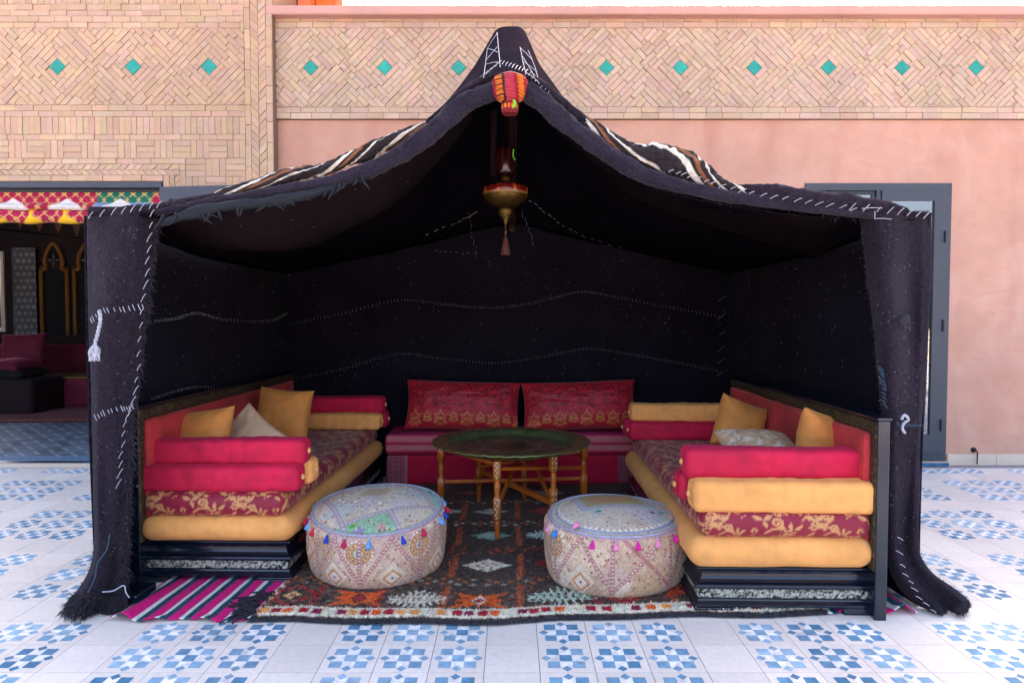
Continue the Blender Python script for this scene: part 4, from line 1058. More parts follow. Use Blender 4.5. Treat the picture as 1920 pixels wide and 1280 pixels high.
for k in range(240):
    x, y = random.uniform(300, 1620), random.uniform(470, 720); f = backp if 550 < x < 1350 else (leftp if x < 545 else (lambda x, y: at(x, y, min(5.1, F_PX*1.69/(x-960)))))
    a = random.uniform(0, 6.28); l = random.uniform(.8, 3); sline(f(x, y), f(x+l*math.cos(a), y+l*math.sin(a)))
many_tubes('fine_stitching', seg, .0014, M('grey_thread', (128, 128, 134), .9), tent, 4); seg = []
for k in range(150):
    if random.random() < .5: x, y = random.uniform(175, 265), random.uniform(420, 1040)
    else: x, y = random.uniform(1645, 1720), random.uniform(430, 1020)
    a = random.uniform(0, 6.28); l = random.uniform(1, 3.5); sline(at(x, y, YF-.075), at(x+l*math.cos(a), y+l*math.sin(a), YF-.075))
many_tubes('pale_flecks', seg, .0010, M('grey_thread2', (120, 118, 126), .9), tent, 4); seg = []
# hanging white cord with tassel on the left flap, knots on the right flap
tc_ = thing('hanging_tassel', 'twisted white cord with frayed tassel on the left tent flap', 'cord', tuple(at(186, 590, YF-.1)))
cp = smooth([at(187, 582, YF-.095), at(188, 602, YF-.1), at(184, 622, YF-.1), at(178, 645, YF-.1)], 24)
for ph_ in (0, math.pi):
    q = cp.copy(); s = np.arange(24); q[:, 0] += .004*np.cos(s*1.1+ph_); q[:, 1] += .004*np.sin(s*1.1+ph_); tube('strand', q, .0045, m_thread, tc_, 6)
many_tubes('frayed_end', [smooth([cp[-1], cp[-1]+np.array([random.uniform(-.02, .018), random.uniform(-.01, .01), -.03]), cp[-1]+np.array([random.uniform(-.035, .02), random.uniform(-.01, .01), -.07])], 6) for _ in range(24)], [np.array([.004, .005, .005, .005, .004, .002])]*24, m_thread, tc_, 5)
kn = thing('white_yarn_loop', 'loop of white yarn pinned on the right tent flap', 'yarn', tuple(at(1694, 795, YF-.06)))
tube('yarn', smooth([at(1690, 786, YF-.07), at(1696, 778, YF-.075), at(1703, 786, YF-.07), at(1694, 794, YF-.075), at(1692, 804, YF-.07), at(1697, 812, YF-.07)], 30), .006, m_thread, kn, 7)
many_tubes('stitch', [np.array([at(x, 791+ (x-1680)*.2, YF-.065), at(x+2, 796, YF-.068), at(x+5, 799, YF-.065)]) for x in range(1682, 1730, 7)], .003, m_threadblue, kn, 5, kind=None)
k2 = thing('dark_yarn_knot', 'frayed dark yarn knot on the upper right tent flap', 'yarn', tuple(at(1698, 603, YF-.06)))
many_tubes('knot_strand', [smooth([at(1697+random.uniform(-8, 8), 594+random.uniform(-3, 6), YF-.05), at(1697+random.uniform(-9, 9), 604, YF-.085), at(1700+random.uniform(-6, 8), 618+random.uniform(-6, 4), YF-.06)], 8) for _ in range(22)], .004, m_fuzz, k2, 5, kind=None)
tl = thing('blue_yarn', 'loose blue grey yarn trailing down the left tent flap foot', 'yarn', tuple(at(205, 1050, YF-.08)))
tube('yarn', smooth([at(206, 1000, YF-.1), at(200, 1030, YF-.1), at(183, 1055, YF-.1), at(178, 1082, YF-.1), at(165, 1110, YF-.1)], 24), .0026, m_threadblue, tl, 6)
tube('yarn', smooth([at(192, 1109, YF-.1), at(212, 1107, YF-.11), at(232, 1097, YF-.11), at(236, 1110, YF-.11), at(243, 1120, YF-.11)], 20), .0025, m_thread, tl, 6)
# dark blue board under the left flap
bd = poly('painted_board', boxV(*sorted((float(at(182, 1135, 2.86)[0]), float(at(262, 1135, 2.86)[0]))), 2.84, 3.0, .004, .05), BF, m_lacq, None, bevel=.006); tag(bd, 'dark blue painted board lying under the left tent flap', 'board')

# ================================================================== PENDANT LAMP
YLP = 3.55
lc = at(948, 400, YLP); k_ = YLP/F_PX; zz = lambda py: float(at(948, py, YLP)[2])
lamp = thing('pendant_lamp', 'brass Moroccan pendant lamp with red band and brown tassel', 'lamp', (lc[0], YLP, zz(478)))
L3 = (lc[0], YLP, 0)
tube('chain', np.array([(lc[0], YLP, zz(275)), (lc[0], YLP, zz(200)), (lc[0], YLP+.02, zz(110))]), .006, m_brass, lamp, 8)
pr = [(.004, 276), (16, 277), (19, 282), (19, 322), (15, 330), (8, 331)]; U_ = np.arange(40)/40*2*np.pi
ca = np.tile(lin((40, 8, 12)), (6, 40, 1)); ca[2:4][:, ::4] = lin((70, 26, 22))
lathe('upper_glass', [(r*k_, zz(y)) for r, y in pr], 40, m_lampred, lamp, L3, col=ca)
lathe('cap', [(r*k_, zz(y)) for r, y in [(4, 329), (10, 331), (14, 337), (12, 341), (22, 346), (30, 349), (4, 350)]], 32, m_brass, lamp, L3)
pr = [(30, 348), (38, 350), (42, 354), (43.5, 358), (43, 362), (41.5, 366)]
cb = np.zeros((6, 60, 3)); cb[:] = lin((96, 20, 20)); cb[:, ::7] = lin((190, 100, 40)); cb[2:4, ::3] = lin((120, 20, 20)); cb[0] = cb[-1] = lin((150, 110, 50))
lathe('red_band', [(r*k_, zz(y)) for r, y in pr], 60, m_lampred, lamp, L3, col=cb)
lathe('bowl', [(r*k_, zz(y)) for r, y in [(41.5, 366), (40.5, 370), (37, 375), (31, 380), (24, 384.5), (17, 387), (9, 388.5)]], 60, m_brass, lamp, L3)
lathe('finial', [(r*k_, zz(y)) for r, y in [(9, 388), (13, 391), (14.5, 396), (13, 401), (9, 406), (5.5, 412), (3.5, 418), (1.5, 421)]], 32, m_brass, lamp, L3)
tube('tassel_cord', np.array([(lc[0], YLP, zz(420)), (lc[0], YLP, zz(432)), (lc[0], YLP, zz(446))]), .004, M('brown_cord', (84, 44, 36), .8), lamp, 6)
lathe('tassel_knot', [(r*k_, zz(y)) for r, y in [(1.5, 431), (3, 433), (3, 436), (1.5, 439)]], 12, m_brass, lamp, L3)
ts = lathe('tassel', [(r*k_, zz(y)) for r, y in [(1, 444), (3.5, 447), (4.5, 452), (6.5, 462), (9, 474), (8.5, 478), (0.1, 478)]], 24, M('brown_tassel', (80, 42, 36), .85, nz=(120, .4)), lamp, L3)
# dark red patterned cloth strips hanging behind the lamp
for x0, x1 in ((921, 931), (960, 968)):
    U, W = np.meshgrid(np.linspace(x0, x1, 8), np.linspace(206, 330, 30), indexing='ij'); P = np.zeros(U.shape+(3,))
    for i in range(8):
        for j in range(30): P[i, j] = at(U[i, j], W[i, j], 3.62+.006*math.sin(i*2))
    o = grid('red_strip', P, M('dark_red_cloth', (34, 8, 14), .9, nz=(40, .3)), tent, thick=.004)

# ================================================================== RUGS
# ---- berber rug
RX0, RX1, RY0, RY1 = -1.10, 1.36, 2.672, 4.95
cv = Canvas(RX1-RX0, RY1-RY0, 300, (70, 54, 47))
cv.noise(3, .35, 2)
rx = lambda X: X-RX0
ry = lambda Y: Y-RY0
OR, RD, WH, TE, BE, BR = (204, 92, 38), (156, 36, 42), (206, 196, 176), (130, 166, 150), (206, 160, 108), (120, 96, 76)
rr_ = random.Random(11)
def ladder(X, Y0, Y1, c):
    y = ry(Y0)
    while y < ry(Y1):
        cv.seg(rx(X)-.014+rr_.uniform(-.006, .006), y, rx(X)+.014, y+.018, .005, c); y += .024
def checker(Y, c1, c2, h=.03):
    x = 0.04; k = 0
    while x < RX1-RX0-.04:
        for r_ in range(3):
            if (k+r_) % 2 == 0 and rr_.random() < .9: cv.diam(x, ry(Y)+(r_-1)*h, .02, .017, c1 if rr_.random() < .6 else c2, .9)
        x += .036; k += 1
def mottle(X, Y, rX, rY, c, n=200):
    for _ in range(n): cv.disc(rx(X)+rr_.uniform(-rX, rX), ry(Y)+rr_.uniform(-rY, rY), rr_.uniform(.003, .009), c, .55)
def lozenge(X, Y, a, b, c, inner=None, zig=0):
    for k in range(24):
        t = k/24*4; s = [(1-t % 1, t % 1), (-(t % 1), 1-t % 1), (-(1-t % 1), -(t % 1)), (t % 1, -(1-t % 1))][int(t)]
        if zig: cv.diam(rx(X)+s[0]*a, ry(Y)+s[1]*b, .014, .014, c)
    a, b = a*.85, b*.85
    if not zig: cv.diam(rx(X), ry(Y), a, b, c)
    if inner:
        for i in range(-4, 5):
            for j in range(-2, 3):
                if abs(i)/4.5+abs(j)/2.5 < .8 and (i+j) % 2 == 0: cv.diam(rx(X)+i*a/5.5, ry(Y)+j*b/3.2, .013, .012, inner)
def tree(X, Y, a, b, c):
    for k in range(-4, 5):
        d = (1-abs(k)/5)
        cv.seg(rx(X)+k*a/4.5-.02, ry(Y)-b*d, rx(X)+k*a/4.5+.02, ry(Y)+b*d, .005, c); cv.seg(rx(X)+k*a/4.5+.02, ry(Y)-b*d, rx(X)+k*a/4.5-.02, ry(Y)+b*d, .005, c)
    for k in (-1, 0, 1): cv.seg(rx(X)-a, ry(Y)+k*b*.35, rx(X)+a, ry(Y)+k*b*.35, .004, c, .8)
def starm(X, Y, a, b, c, inner):
    for sx, sy in ((1, 1), (1, -1), (-1, 1), (-1, -1)):
        for k in range(10): cv.disc(rx(X)+sx*a*(.2+.8*k/9), ry(Y)+sy*b*(.25+.6*k/9), .026*(1-k/9)+.005, c)
    for sx in (-1, 1): cv.diam(rx(X)+sx*a*.55, ry(Y), a*.4, b*.3, c)
    cv.diam(rx(X), ry(Y), a*.4, b*.8, c); cv.diam(rx(X), ry(Y), a*.3, b*.6, inner); cv.diam(rx(X), ry(Y), a*.2, b*.3, RD)
for _ in range(5200): cv.seg(*(lambda x, y: (x, y, x+rr_.uniform(-.012, .012), y+rr_.uniform(-.02, .02)))(rr_.uniform(0, RX1-RX0), rr_.uniform(0, RY1-RY0)), .0022, rr_.choice([(84, 74, 66), (104, 92, 80), (24, 22, 28), (30, 28, 34), (92, 60, 46)]), .6)
mottle(-.9, 2.95, .22, .25, BR, 700); mottle(.25, 2.9, .35, .12, BR, 420); mottle(-.45, 2.9, .18, .12, BR, 240)
for Y, c1, c2 in ((3.07, (168, 96, 56), (150, 140, 120)), (3.49, (176, 72, 34), (120, 52, 40)), (3.95, (176, 92, 60), (190, 170, 146)), (4.42, (176, 92, 60), (180, 160, 140))): checker(Y, c1, c2)
for X, c in ((-.885, RD), (-.31, OR), (.03, OR), (.37, RD), (.72, OR), (-.6, RD)):
    ladder(X, 2.76, 3.0, c); ladder(X, 3.12, 3.42, c); ladder(X, 3.56, 3.88, c); ladder(X, 4.02, 4.36, c)
lozenge(-1.0, 2.90, .11, .1, RD, None, 1); lozenge(-1.0, 2.90, .05, .05, BE); cv.diam(rx(-1.0), ry(2.9), .02, .02, BR)
starm(-.69, 2.88, .12, .09, OR, (90, 40, 40)); tree(-.43, 2.87, .12, .09, WH); starm(-.15, 2.87, .12, .09, (196, 88, 30), WH); tree(.22, 2.88, .15, .1, (176, 190, 170))
lozenge(.5, 2.87, .14, .1, RD, BE); starm(.8, 2.92, .13, .1, (170, 60, 30), (40, 30, 30)); lozenge(1.0, 2.9, .08, .1, RD, None, 1)
lozenge(-.14, 3.28, .15, .1, WH, (150, 60, 60)); lozenge(-.47, 3.28, .11, .12, (150, 60, 34), (40, 30, 30)); lozenge(.2, 3.28, .12, .12, (150, 44, 34), (60, 30, 30)); lozenge(.54, 3.3, .12, .12, (160, 80, 40), (60, 30, 30)); lozenge(-.75, 3.3, .11, .11, (160, 80, 40), (60, 30, 30))
lozenge(-.13, 3.73, .14, .09, TE, WH); lozenge(-.46, 3.73, .11, .1, (184, 66, 48), BR); tree(.2, 3.72, .12, .1, (196, 212, 202)); lozenge(.55, 3.72, .12, .1, (184, 66, 48), BR)  # rear motif rows coloured brighter to make up for dim light there
lozenge(-.14, 4.2, .13, .08, (168, 174, 164), WH); tree(-.46, 4.2, .12, .08, (200, 190, 178)); lozenge(.2, 4.2, .12, .09, (176, 44, 48), BR); tree(.54, 4.2, .12, .08, (190, 182, 172)); tree(.2, 4.65, .14, .07, (180, 174, 164)); lozenge(-.3, 4.65, .12, .07, (150, 76, 56), BR)
for _ in range(900):
    x, y = rr_.uniform(.05, RX1-RX0), rr_.uniform(.13, 2.1); cv.diam(x, y, rr_.uniform(.008, .016), rr_.uniform(.008, .016), rr_.choice([(120, 60, 40), (96, 40, 40), (128, 112, 96), (150, 76, 40), (60, 56, 60), (20, 20, 26)]), .75)
cv.rect(0, RX1-RX0, .032, .112, WH); x = .02
for _ in range(300): cv.disc(rr_.uniform(0, RX1-RX0), rr_.uniform(.035, .11), .009, rr_.choice([(222, 214, 196), (180, 200, 180), (214, 190, 150)]), .7)
while x < RX1-RX0:
    if rr_.random() < .8: cv.rect(x, x+.042, .05, .095, rr_.choice([(160, 24, 44), (160, 24, 44), (206, 92, 30), (176, 56, 60), (214, 150, 80), (130, 24, 60)]))
    x += rr_.choice([.05, .058, .068])
cv.rect(0, RX1-RX0, 0, .02, (44, 42, 48))
cv.rect(0, .03, .03, RY1-RY0, (196, 110, 90), .8)
for k in range(60): cv.disc(.015, .05+k*.035, .011, rr_.choice([RD, WH, BE, (60, 50, 50)]))
cv.A *= 1.3
nu, nv = 520, 520
U, W = np.meshgrid(np.linspace(0, RX1-RX0, nu), np.linspace(0, RY1-RY0, nv), indexing='ij')
wob = .012*np.sin(U*4.3+1)+.008*np.sin(U*11)+.006*fbm(U*20, U*0, 4); sk = (1-W/(RY1-RY0))
X_ = RX0+U+.02*np.sin(W*3)*(1-U/2)+.03*W*.3; Y_ = RY0+W+wob*sk*1.0+.06*np.clip(U-1.0, 0, 2)*sk
pile = .011+.006*vnoise(U*190, W*190, 3)+.004*vnoise(U*60, W*60, 5)
edge = np.clip(np.minimum(np.minimum(U, (RX1-RX0)-U), W)/.012, 0, 1)
Pg = np.stack([X_, Y_, .006+pile*edge*(.3+.7*np.clip(W/.05, 0, 1))+.01*np.clip(fbm(U*3, W*3, 9)-.55, 0, 1)], -1)
rug = grid('berber_rug', Pg, m_rug, None, cv.sample(U, W)); tag(rug, 'dark shaggy berber rug with orange and white motifs inside the tent', 'rug')
# short pile tufts along the front of the rug
rugo = thing('rug_fringe', 'frayed dark yarn ends at the left corner of the berber rug', 'fringe', (-1.12, 2.72, .01))
pts = np.stack([rg.uniform(-1.16, -1.06, 60), rg.uniform(2.7, 2.95, 60), np.full(60, .012)], 1)
many_tubes('yarn', [smooth([p, p+np.array([random.uniform(-.05, .0), random.uniform(-.03, .02), .012]), p+np.array([random.uniform(-.1, -.02), random.uniform(-.05, .03), 0])], 7) for p in pts], .0035, M('dark_yarn', (40, 34, 44), .9), rugo, 5)
# pile tufts (kept as one mass)
n = 26000; uu = rg.uniform(.01, RX1-RX0-.01, n); ww = rg.uniform(.0, 1.3, n)**1.15
ii = np.clip((uu/(RX1-RX0)*(nu-1)).astype(int), 0, nu-1); jj = np.clip((ww/(RY1-RY0)*(nv-1)).astype(int), 0, nv-1)
pts = Pg[ii, jj]; dirs = np.stack([rg.normal(0, .35, n), -.5+rg.normal(0, .3, n), np.full(n, .8)], 1); dirs /= np.linalg.norm(dirs, axis=1)[:, None]
cc = cv.sample(uu, ww); L_ = rg.uniform(.006, .016, (n, 1)); sd = np.cross(dirs, rg.normal(0, 1, (n, 3))); sd /= np.linalg.norm(sd, axis=1)[:, None]
V = np.stack([pts-sd*.0028, pts+sd*.0028, pts+dirs*L_+sd*.001, pts+dirs*L_-sd*.001], 1).reshape(-1, 3); F = np.arange(n)[:, None]*4+np.array([[0, 1, 2, 3]])
tf = mesh_np('pile', V, F, m_rug, rug, np.repeat(cc*rg.uniform(.75, 1.25, (n, 1)), 4, 0)); tf['kind'] = 'stuff'
# ---- pink striped kilims
def kilim(name, X0, X1, Y0, Y1, slant, label, seed, corner):
    nu, nv = 260, 60; U, W = np.meshgrid(np.linspace(0, X1-X0, nu), np.linspace(0, Y1-Y0, nv), indexing='ij')
    ph = ((U+.0*W)/.094) % 1.0
    C = np.tile(lin((214, 12, 118)), U.shape+(1,)); wv_ = (vnoise(U*700, W*260, 3) > .6)
    C[(ph > .08) & (ph < .28)] = lin((206, 214, 206)); C[(ph >= .28) & (ph < .58)] = lin((22, 44, 66))
    dk = wv_ & (ph > .28) & (ph < .58); C[dk] = lin((40, 92, 104))
    dk = wv_ & ((ph >= .58) | (ph < .08)) & (vnoise(U*0, W*9, 2) > .0); C[dk] *= .8
    zz_ = .008+.006*np.clip(fbm(U*9, W*9, seed)-.35, 0, 1)+.014*np.clip(1-W/.05, 0, 1)*np.clip(np.sin(U*30+seed), 0, 1)
    x = X0+U+slant*W; y = Y0+W+.012*np.sin(U*19+seed)*(1-W/(Y1-Y0))
    cf = np.clip(1-(U if corner < 0 else (X1-X0)-U)/.12, 0, 1)
    zz_ = zz_+.05*np.sin(cf*np.pi)**2*np.clip(1-W/.4, 0, 1)*.6
    o = grid(name, np.stack([x, y, zz_], -1), m_kilim, None, C, thick=.005); tag(o, label, 'rug', 'striped kilims')
    return o
kilim('striped_kilim', -1.68, -1.07, 2.70, 3.5, .06, 'pink, navy and white striped kilim under the left sofa front', 2, -1)
kilim('striped_kilim', 1.34, 1.735, 2.772, 3.5, -.02, 'pink, navy and white striped kilim peeping from under the right sofa', 5, 1)

# ================================================================== SOFAS
# brocade design
cvB = Canvas(.44, .30, 520, (138, 10, 44), True)
GO = (206, 146, 90)
def brocade_motif(cv, x, y, k, c, flip=1):
    cv.path([(x-.10*k*flip+.2*k*flip*t, y+.03*k*math.sin(t*6.28)) for t in np.linspace(0, 1, 24)], .0055*k, c)
    cv.spiral(x-.055*k*flip, y+.058*k, .028*k, 1.4, 4.7, .0058*k, c, flip); cv.spiral(x+.06*k*flip, y-.055*k, .026*k, 1.4, 1.6, .0058*k, c, flip)
    cv.flower(x, y+.004*k, .03*k, 5, c, (140, 30, 50)); cv.flower(x+.1*k*flip, y+.035*k, .024*k, 6, c, (140, 30, 50))
    for a, l in ((.7, .045), (2.3, .04), (-1.0, .045), (-2.4, .04), (1.5, .035)): cv.leaf(x+.02*k*math.cos(a)*1.2, y+.02*k*math.sin(a)*1.2, a, l*k, .009*k, c)
brocade_motif(cvB, .11, .08, 1.0, GO); brocade_motif(cvB, .33, .225, 1.0, GO, -1)
brocade_motif(cvB, .33, .07, .72, GO); brocade_motif(cvB, .11, .225, .72, GO, -1); brocade_motif(cvB, .22, .15, .6, GO)
for x, y in ((.22, .15), (0, 0), (.22, .02), (.0, .15)): cvB.leaf(x, y, .6, .05, .01, GO); cvB.leaf(x, y, 2.7, .05, .01, GO); cvB.leaf(x, y, -1.2, .04, .009, GO)
for k in range(14): cvB.disc(random.uniform(0, .44), random.uniform(0, .3), .0045, GO)
# end facing takes the same brocade, sampled at another scale
def broc_col(V, AX):
    u = V[:, 1].copy(); v = V[:, 0].copy()
    side = AX//2 == 0; end = AX//2 == 1
    v = np.where(side, V[:, 0]-V[:, 2], v)
    uu = np.where(end, V[:, 0]+.1, u); vv = np.where(end, V[:, 2]*1.25+.12, v)
    C = cvB.sample(uu, vv)
    return C
# carved strip
cvC = Canvas(.8, .05, 700, (24, 24, 24))
for k in range(260):
    x, y = random.uniform(0, .8), random.uniform(.002, .048); a = random.uniform(0, 6.28)
    cvC.spiral(x, y, random.uniform(.004, .009), .8, a, .0012, (196, 192, 176), random.choice((-1, 1)))
for k in range(500):
    x, y = random.uniform(0, .8), random.uniform(0, .05); a = random.uniform(0, 3.14); cvC.seg(x, y, x+.009*math.cos(a), y+.009*math.sin(a), .0011, random.choice([(206, 202, 186), (176, 172, 150), (214, 212, 200)]))
cvK = Canvas(.8, .06, 400, (44, 34, 22))
for k in range(700):
    x, y = random.uniform(0, .8), random.uniform(0, .06); a = random.uniform(0, 3.14); cvK.seg(x, y, x+.012*math.cos(a), y+.012*math.sin(a), .0014, random.choice([(86, 70, 46), (70, 54, 36), (24, 18, 14), (104, 90, 64)]))
def strip_grid(name, o, du, dv, lu, lv, cvs, m, parent, res=.0035):
    nu, nv = max(2, int(lu/res)), max(2, int(lv/res)); U, W = np.meshgrid(np.linspace(0, lu, nu), np.linspace(0, lv, nv), indexing='ij')
    o = np.array(o, float); du = np.array(du, float); dv = np.array(dv, float); nrm = np.cross(du, dv)
    C = cvs.sample(U % cvs.w, W*cvs.h/lv); hgt = C.mean(-1); hgt = hgt/(hgt.max()+1e-6)*.003
    e = np.minimum(np.minimum(U, lu-U), np.minimum(W, lv-W)); hgt = np.where(e < res, -.006, hgt)
    P = o+U[..., None]*du+W[..., None]*dv+hgt[..., None]*nrm
    return grid(name, P, m, parent, C, world=False)
def bolster(side, sofa, name, y, z, L, d, m, label, xo, group, butc, rotz=0, seed=0, dr=.031):
    W = sofa['W']; base = sofa['o'].matrix_basis
    t = thing(name, label, 'bolster', (0, 0, 0), 0, group)
    t.matrix_basis = base @ Matrix.Translation((xo, y, z)) @ Matrix.Rotation(rotz, 4, 'Z')
    t.location, t.rotation_euler = t.matrix_basis.to_translation(), t.matrix_basis.to_euler()
    o = soft_box('cover', (L, d, d*.98), dr, .016, (0, 0, 0), (0, 0, 0), m, t, wr=.007, wsc=6, seed=seed, crease=.0035)
    for s in (-1, 1):
        b = lathe('button', [(0, .012), (.008, .0115), (.013, .007), (.0145, .0), (.012, -.004)], 14, M('end_button_'+butc[0], butc[1], .7, sheen=.2), t, world=False)
        b.matrix_basis = Matrix.Translation((s*(L/2+.001), 0, 0)) @ Matrix.Rotation(s*math.pi/2, 4, 'Y')
        # gathered pleats round the button
        pl = []
        for k in range(14):
            a = k/14*2*math.pi; pl.append(np.array([(s*(L/2-.001), .016*math.cos(a), .016*math.sin(a)), (s*(L/2+.0015), .03*math.cos(a), .03*math.sin(a)), (s*(L/2-.003), .046*math.cos(a), .046*math.sin(a))]))
        many_tubes('pleats', pl, .003, m, t, 4, kind=None, world=False)
    return t
def sofa(s, cx, cy, W, L, name, label):
    o = thing(name, label, 'sofa', (cx, cy, 0), R(-1.3)); mtx = o.matrix_basis
    prof = [(.0, .03), (.004, .032), (.004, .044), (-.002, .048), (-.010, .054), (-.012, .06), (-.016, .061), (-.016, .106), (-.010, .107), (.0, .111), (.002, .118), (-.002, .124), (-.006, .127), (-.016, .133), (-.025, .142), (-.031, .153), (-.033, .164), (-.030, .175), (-.022, .184), (-.012, .189), (-.007, .190), (-.005, .193), (-.005, .199), (-.008, .202), (-.2, .202)]
    rings = []
    for off, z in prof:
        x0, x1, y0, y1 = -W/2-off, W/2+off, -off, L+off
        rings.append([(x0, y0, z), (x1, y0, z), (x1, y1, z), (x0, y1, z)])
    V = np.array(rings).reshape(-1, 3); n = len(rings); F = []
    for i in range(n-1):
        for j in range(4): F.append((i*4+j, i*4+(j+1) % 4, (i+1)*4+(j+1) % 4, (i+1)*4+j))
    F.append(tuple((n-1)*4+j for j in range(4))); F.append((3, 2, 1, 0))
    poly('base', V, F, m_lacq, o, None, False)
    for fx_ in (-1, 1):
        for fy in (0, 1):
            x0 = fx_*(W/2-.075); y0 = .075 if fy == 0 else L-.075
            box('foot', x0-.083, x0+.083, y0-.083, y0+.083, .0175, .0295, m_lacq, o, .003, world=False)
            box('foot_plinth', x0-.078, x0+.078, y0-.078, y0+.078, .0, .017, m_lacq, o, .003, world=False)
    strip_grid('carved_strip', (-W/2+.0165, .014, .0625), (1, 0, 0), (0, 0, 1), W-.033, .042, cvC, m_carved, o)
    ix = -s*(W/2-.014)
    strip_grid('carved_strip', (ix, .015, .0625) if s < 0 else (ix, L-.015, .0625), (0, 1, 0) if s < 0 else (0, -1, 0), (0, 0, 1), L-.03, .042, cvC, m_carved, o, .006)
    # upholstered back on the outer side
    xo = s*W/2; xi = xo-s*.05
    a, b = sorted((xo, xi))
    bk = box('back_panel', a, b, -.05, L+.03, .0, .84, m_lacq, o, .005, world=False)
    fw = .052
    du, dv = ((0, 1, 0), (0, 0, 1)) if s < 0 else ((0, -1, 0), (0, 0, 1))
    f0 = xi-s*.004
    ya = -.045 if s < 0 else L+.025; ln_ = L+.07
    def strip(y0, ly, z0, lz, vert=False):
        if s < 0: org = (f0, y0, z0)
        else: org = (f0, y0+ly, z0)
        if vert: 
            org = (f0, y0+(ly if s < 0 else 0), z0)
            return strip_grid('carved_frame', org, (0, 0, 1), (0, -1 if s < 0 else 1, 0), lz, ly, cvK, m_bronze, bk, .006)
        return strip_grid('carved_frame', org, du, dv, ly, lz, cvK, m_bronze, bk, .006)
    strip(-.045, L+.07, .783, .052); strip(-.045, fw, .2, .583, True); strip(L+.025-fw, fw, .2, .583, True)
    soft_box('upholstery', (.04, L+.07-2*fw-.004, .55), .018, .03, (xi-s*.004, L/2-.01, .505), (0, 0, 0), m_backvel, o, wr=.004, seed=4 if s < 0 else 5)
    # top molding edge
    box('top_rail', a-.006, b+.006, -.056, L+.036, .8405, .852, m_lacq, o, .003, world=False)
    return {'o': o, 'W': W, 'L': L, 's': s}
SL = sofa(-1, -1.43, 3.11, .75, 2.0, 'low_sofa', 'low lacquered sofa on the left with red velvet back and carved base')
SRr = sofa(1, 1.178, 2.77, .78, 1.9, 'low_sofa', 'low lacquered sofa on the right with red velvet back and carved base')
def on(S, o, x, y, z, rz=0):
    m = S['o'].matrix_basis @ Matrix.Translation((x, y, z)) @ Matrix.Rotation(rz, 4, 'Z'); o.matrix_basis = m; return o
def mattress(S, name, z0, z1, inner, outer, y0, y1, m, label, colf=None, r=.055, res=.02, seed=0, sag=0, wr=.006):
    s, W = S['s'], S['W']; xa, xb_ = sorted((-s*(W/2+inner), s*(W/2-outer)))
    o = soft_box(name, (xb_-xa, y1-y0, z1-z0), r, res, (0, 0, 0), (0, 0, 0), m, None, wr=wr, wsc=4, seed=seed, colf=colf, sag=sag); on(S, o, (xa+xb_)/2, (y0+y1)/2, (z0+z1)/2)
    return tag(o, label, 'mattress')
mattress(SL, 'seat_mattress', .202, .325, .022, .035, -.045, 1.98, m_yelvel, 'ochre velvet mattress directly on the left sofa base', None, .06, .03, 1)
mattress(SRr, 'seat_mattress', .202, .335, .035, .035, -.045, 1.88, m_yelvel, 'ochre velvet mattress directly on the right sofa base', None, .065, .03, 2)
mattress(SL, 'brocade_mattress', .318, .44, -.02, .045, -.03, 1.97, m_broc, 'burgundy and gold brocade mattress on the left sofa', broc_col, .058, .0055, 3, .006, .004)
mattress(SRr, 'brocade_mattress', .328, .45, -.01, .045, -.03, 1.87, m_broc, 'burgundy and gold brocade mattress on the right sofa', broc_col, .058, .0055, 4, .006, .004)
for S, xs_ in ((SL, (-1, 1)), (SRr, (-1, 1))):
    pass
YB_, RB_ = ('ochre', (232, 176, 110)), ('gold', (226, 160, 90))
GN = 'bolsters stacked on the sofa ends'
bolster(-1, SL, 'bolster', .055, .498, .775, .128, m_redvel, 'lower front crimson velvet bolster at the near end of the left sofa', .025, GN, YB_, R(1.0), 1)
bolster(-1, SL, 'bolster', .195, .502, .79, .128, m_yelvel, 'ochre bolster tucked behind two crimson ones at the left sofa near end', .04, GN, YB_, R(.5), 2)
bolster(-1, SL, 'bolster', .115, .613, .775, .128, m_redvel, 'topmost crimson velvet bolster at the near end of the left sofa', .035, GN, YB_, R(1.4), 3)
bolster(-1, SL, 'bolster', 1.76, .502, .78, .125, m_yelvel, 'ochre bolster at the far end of the left sofa', .035, GN, YB_, 0, 4)
bolster(-1, SL, 'bolster', 1.89, .502, .8, .125, m_redvel, 'crimson bolster behind the ochre one at the far end of the left sofa', .045, GN, YB_, 0, 5)
bolster(-1, SL, 'bolster', 1.83, .616, .79, .125, m_redvel, 'topmost crimson bolster at the far end of the left sofa', .04, GN, YB_, 0, 6)
bolster(1, SRr, 'bolster', .05, .503, .79, .142, m_yelvel, 'thick ochre velvet bolster facing forward on the right sofa near end', -.012, GN, YB_, R(-1.6), 7)
bolster(1, SRr, 'bolster', .205, .508, .79, .13, m_redvel, 'crimson bolster hidden behind the ochre one at the right sofa near end', -.04, GN, RB_, 0, 8)
bolster(1, SRr, 'bolster', .125, .628, .775, .132, m_redvel, 'topmost crimson bolster at the near end of the right sofa', -.035, GN, RB_, R(-1.2), 9)
bolster(1, SRr, 'bolster', 1.66, .508, .79, .125, m_redvel, 'crimson bolster under the ochre one at the far end of the right sofa', -.03, GN, RB_, 0, 10)
bolster(1, SRr, 'bolster', 1.79, .508, .8, .125, m_redvel, 'rearmost crimson bolster at the far end of the right sofa', -.045, GN, RB_, 0, 11)
bolster(1, SRr, 'bolster', 1.72, .622, .78, .125, m_yelvel, 'topmost ochre bolster at the far end of the right sofa', -.02, GN, RB_, 0, 12)
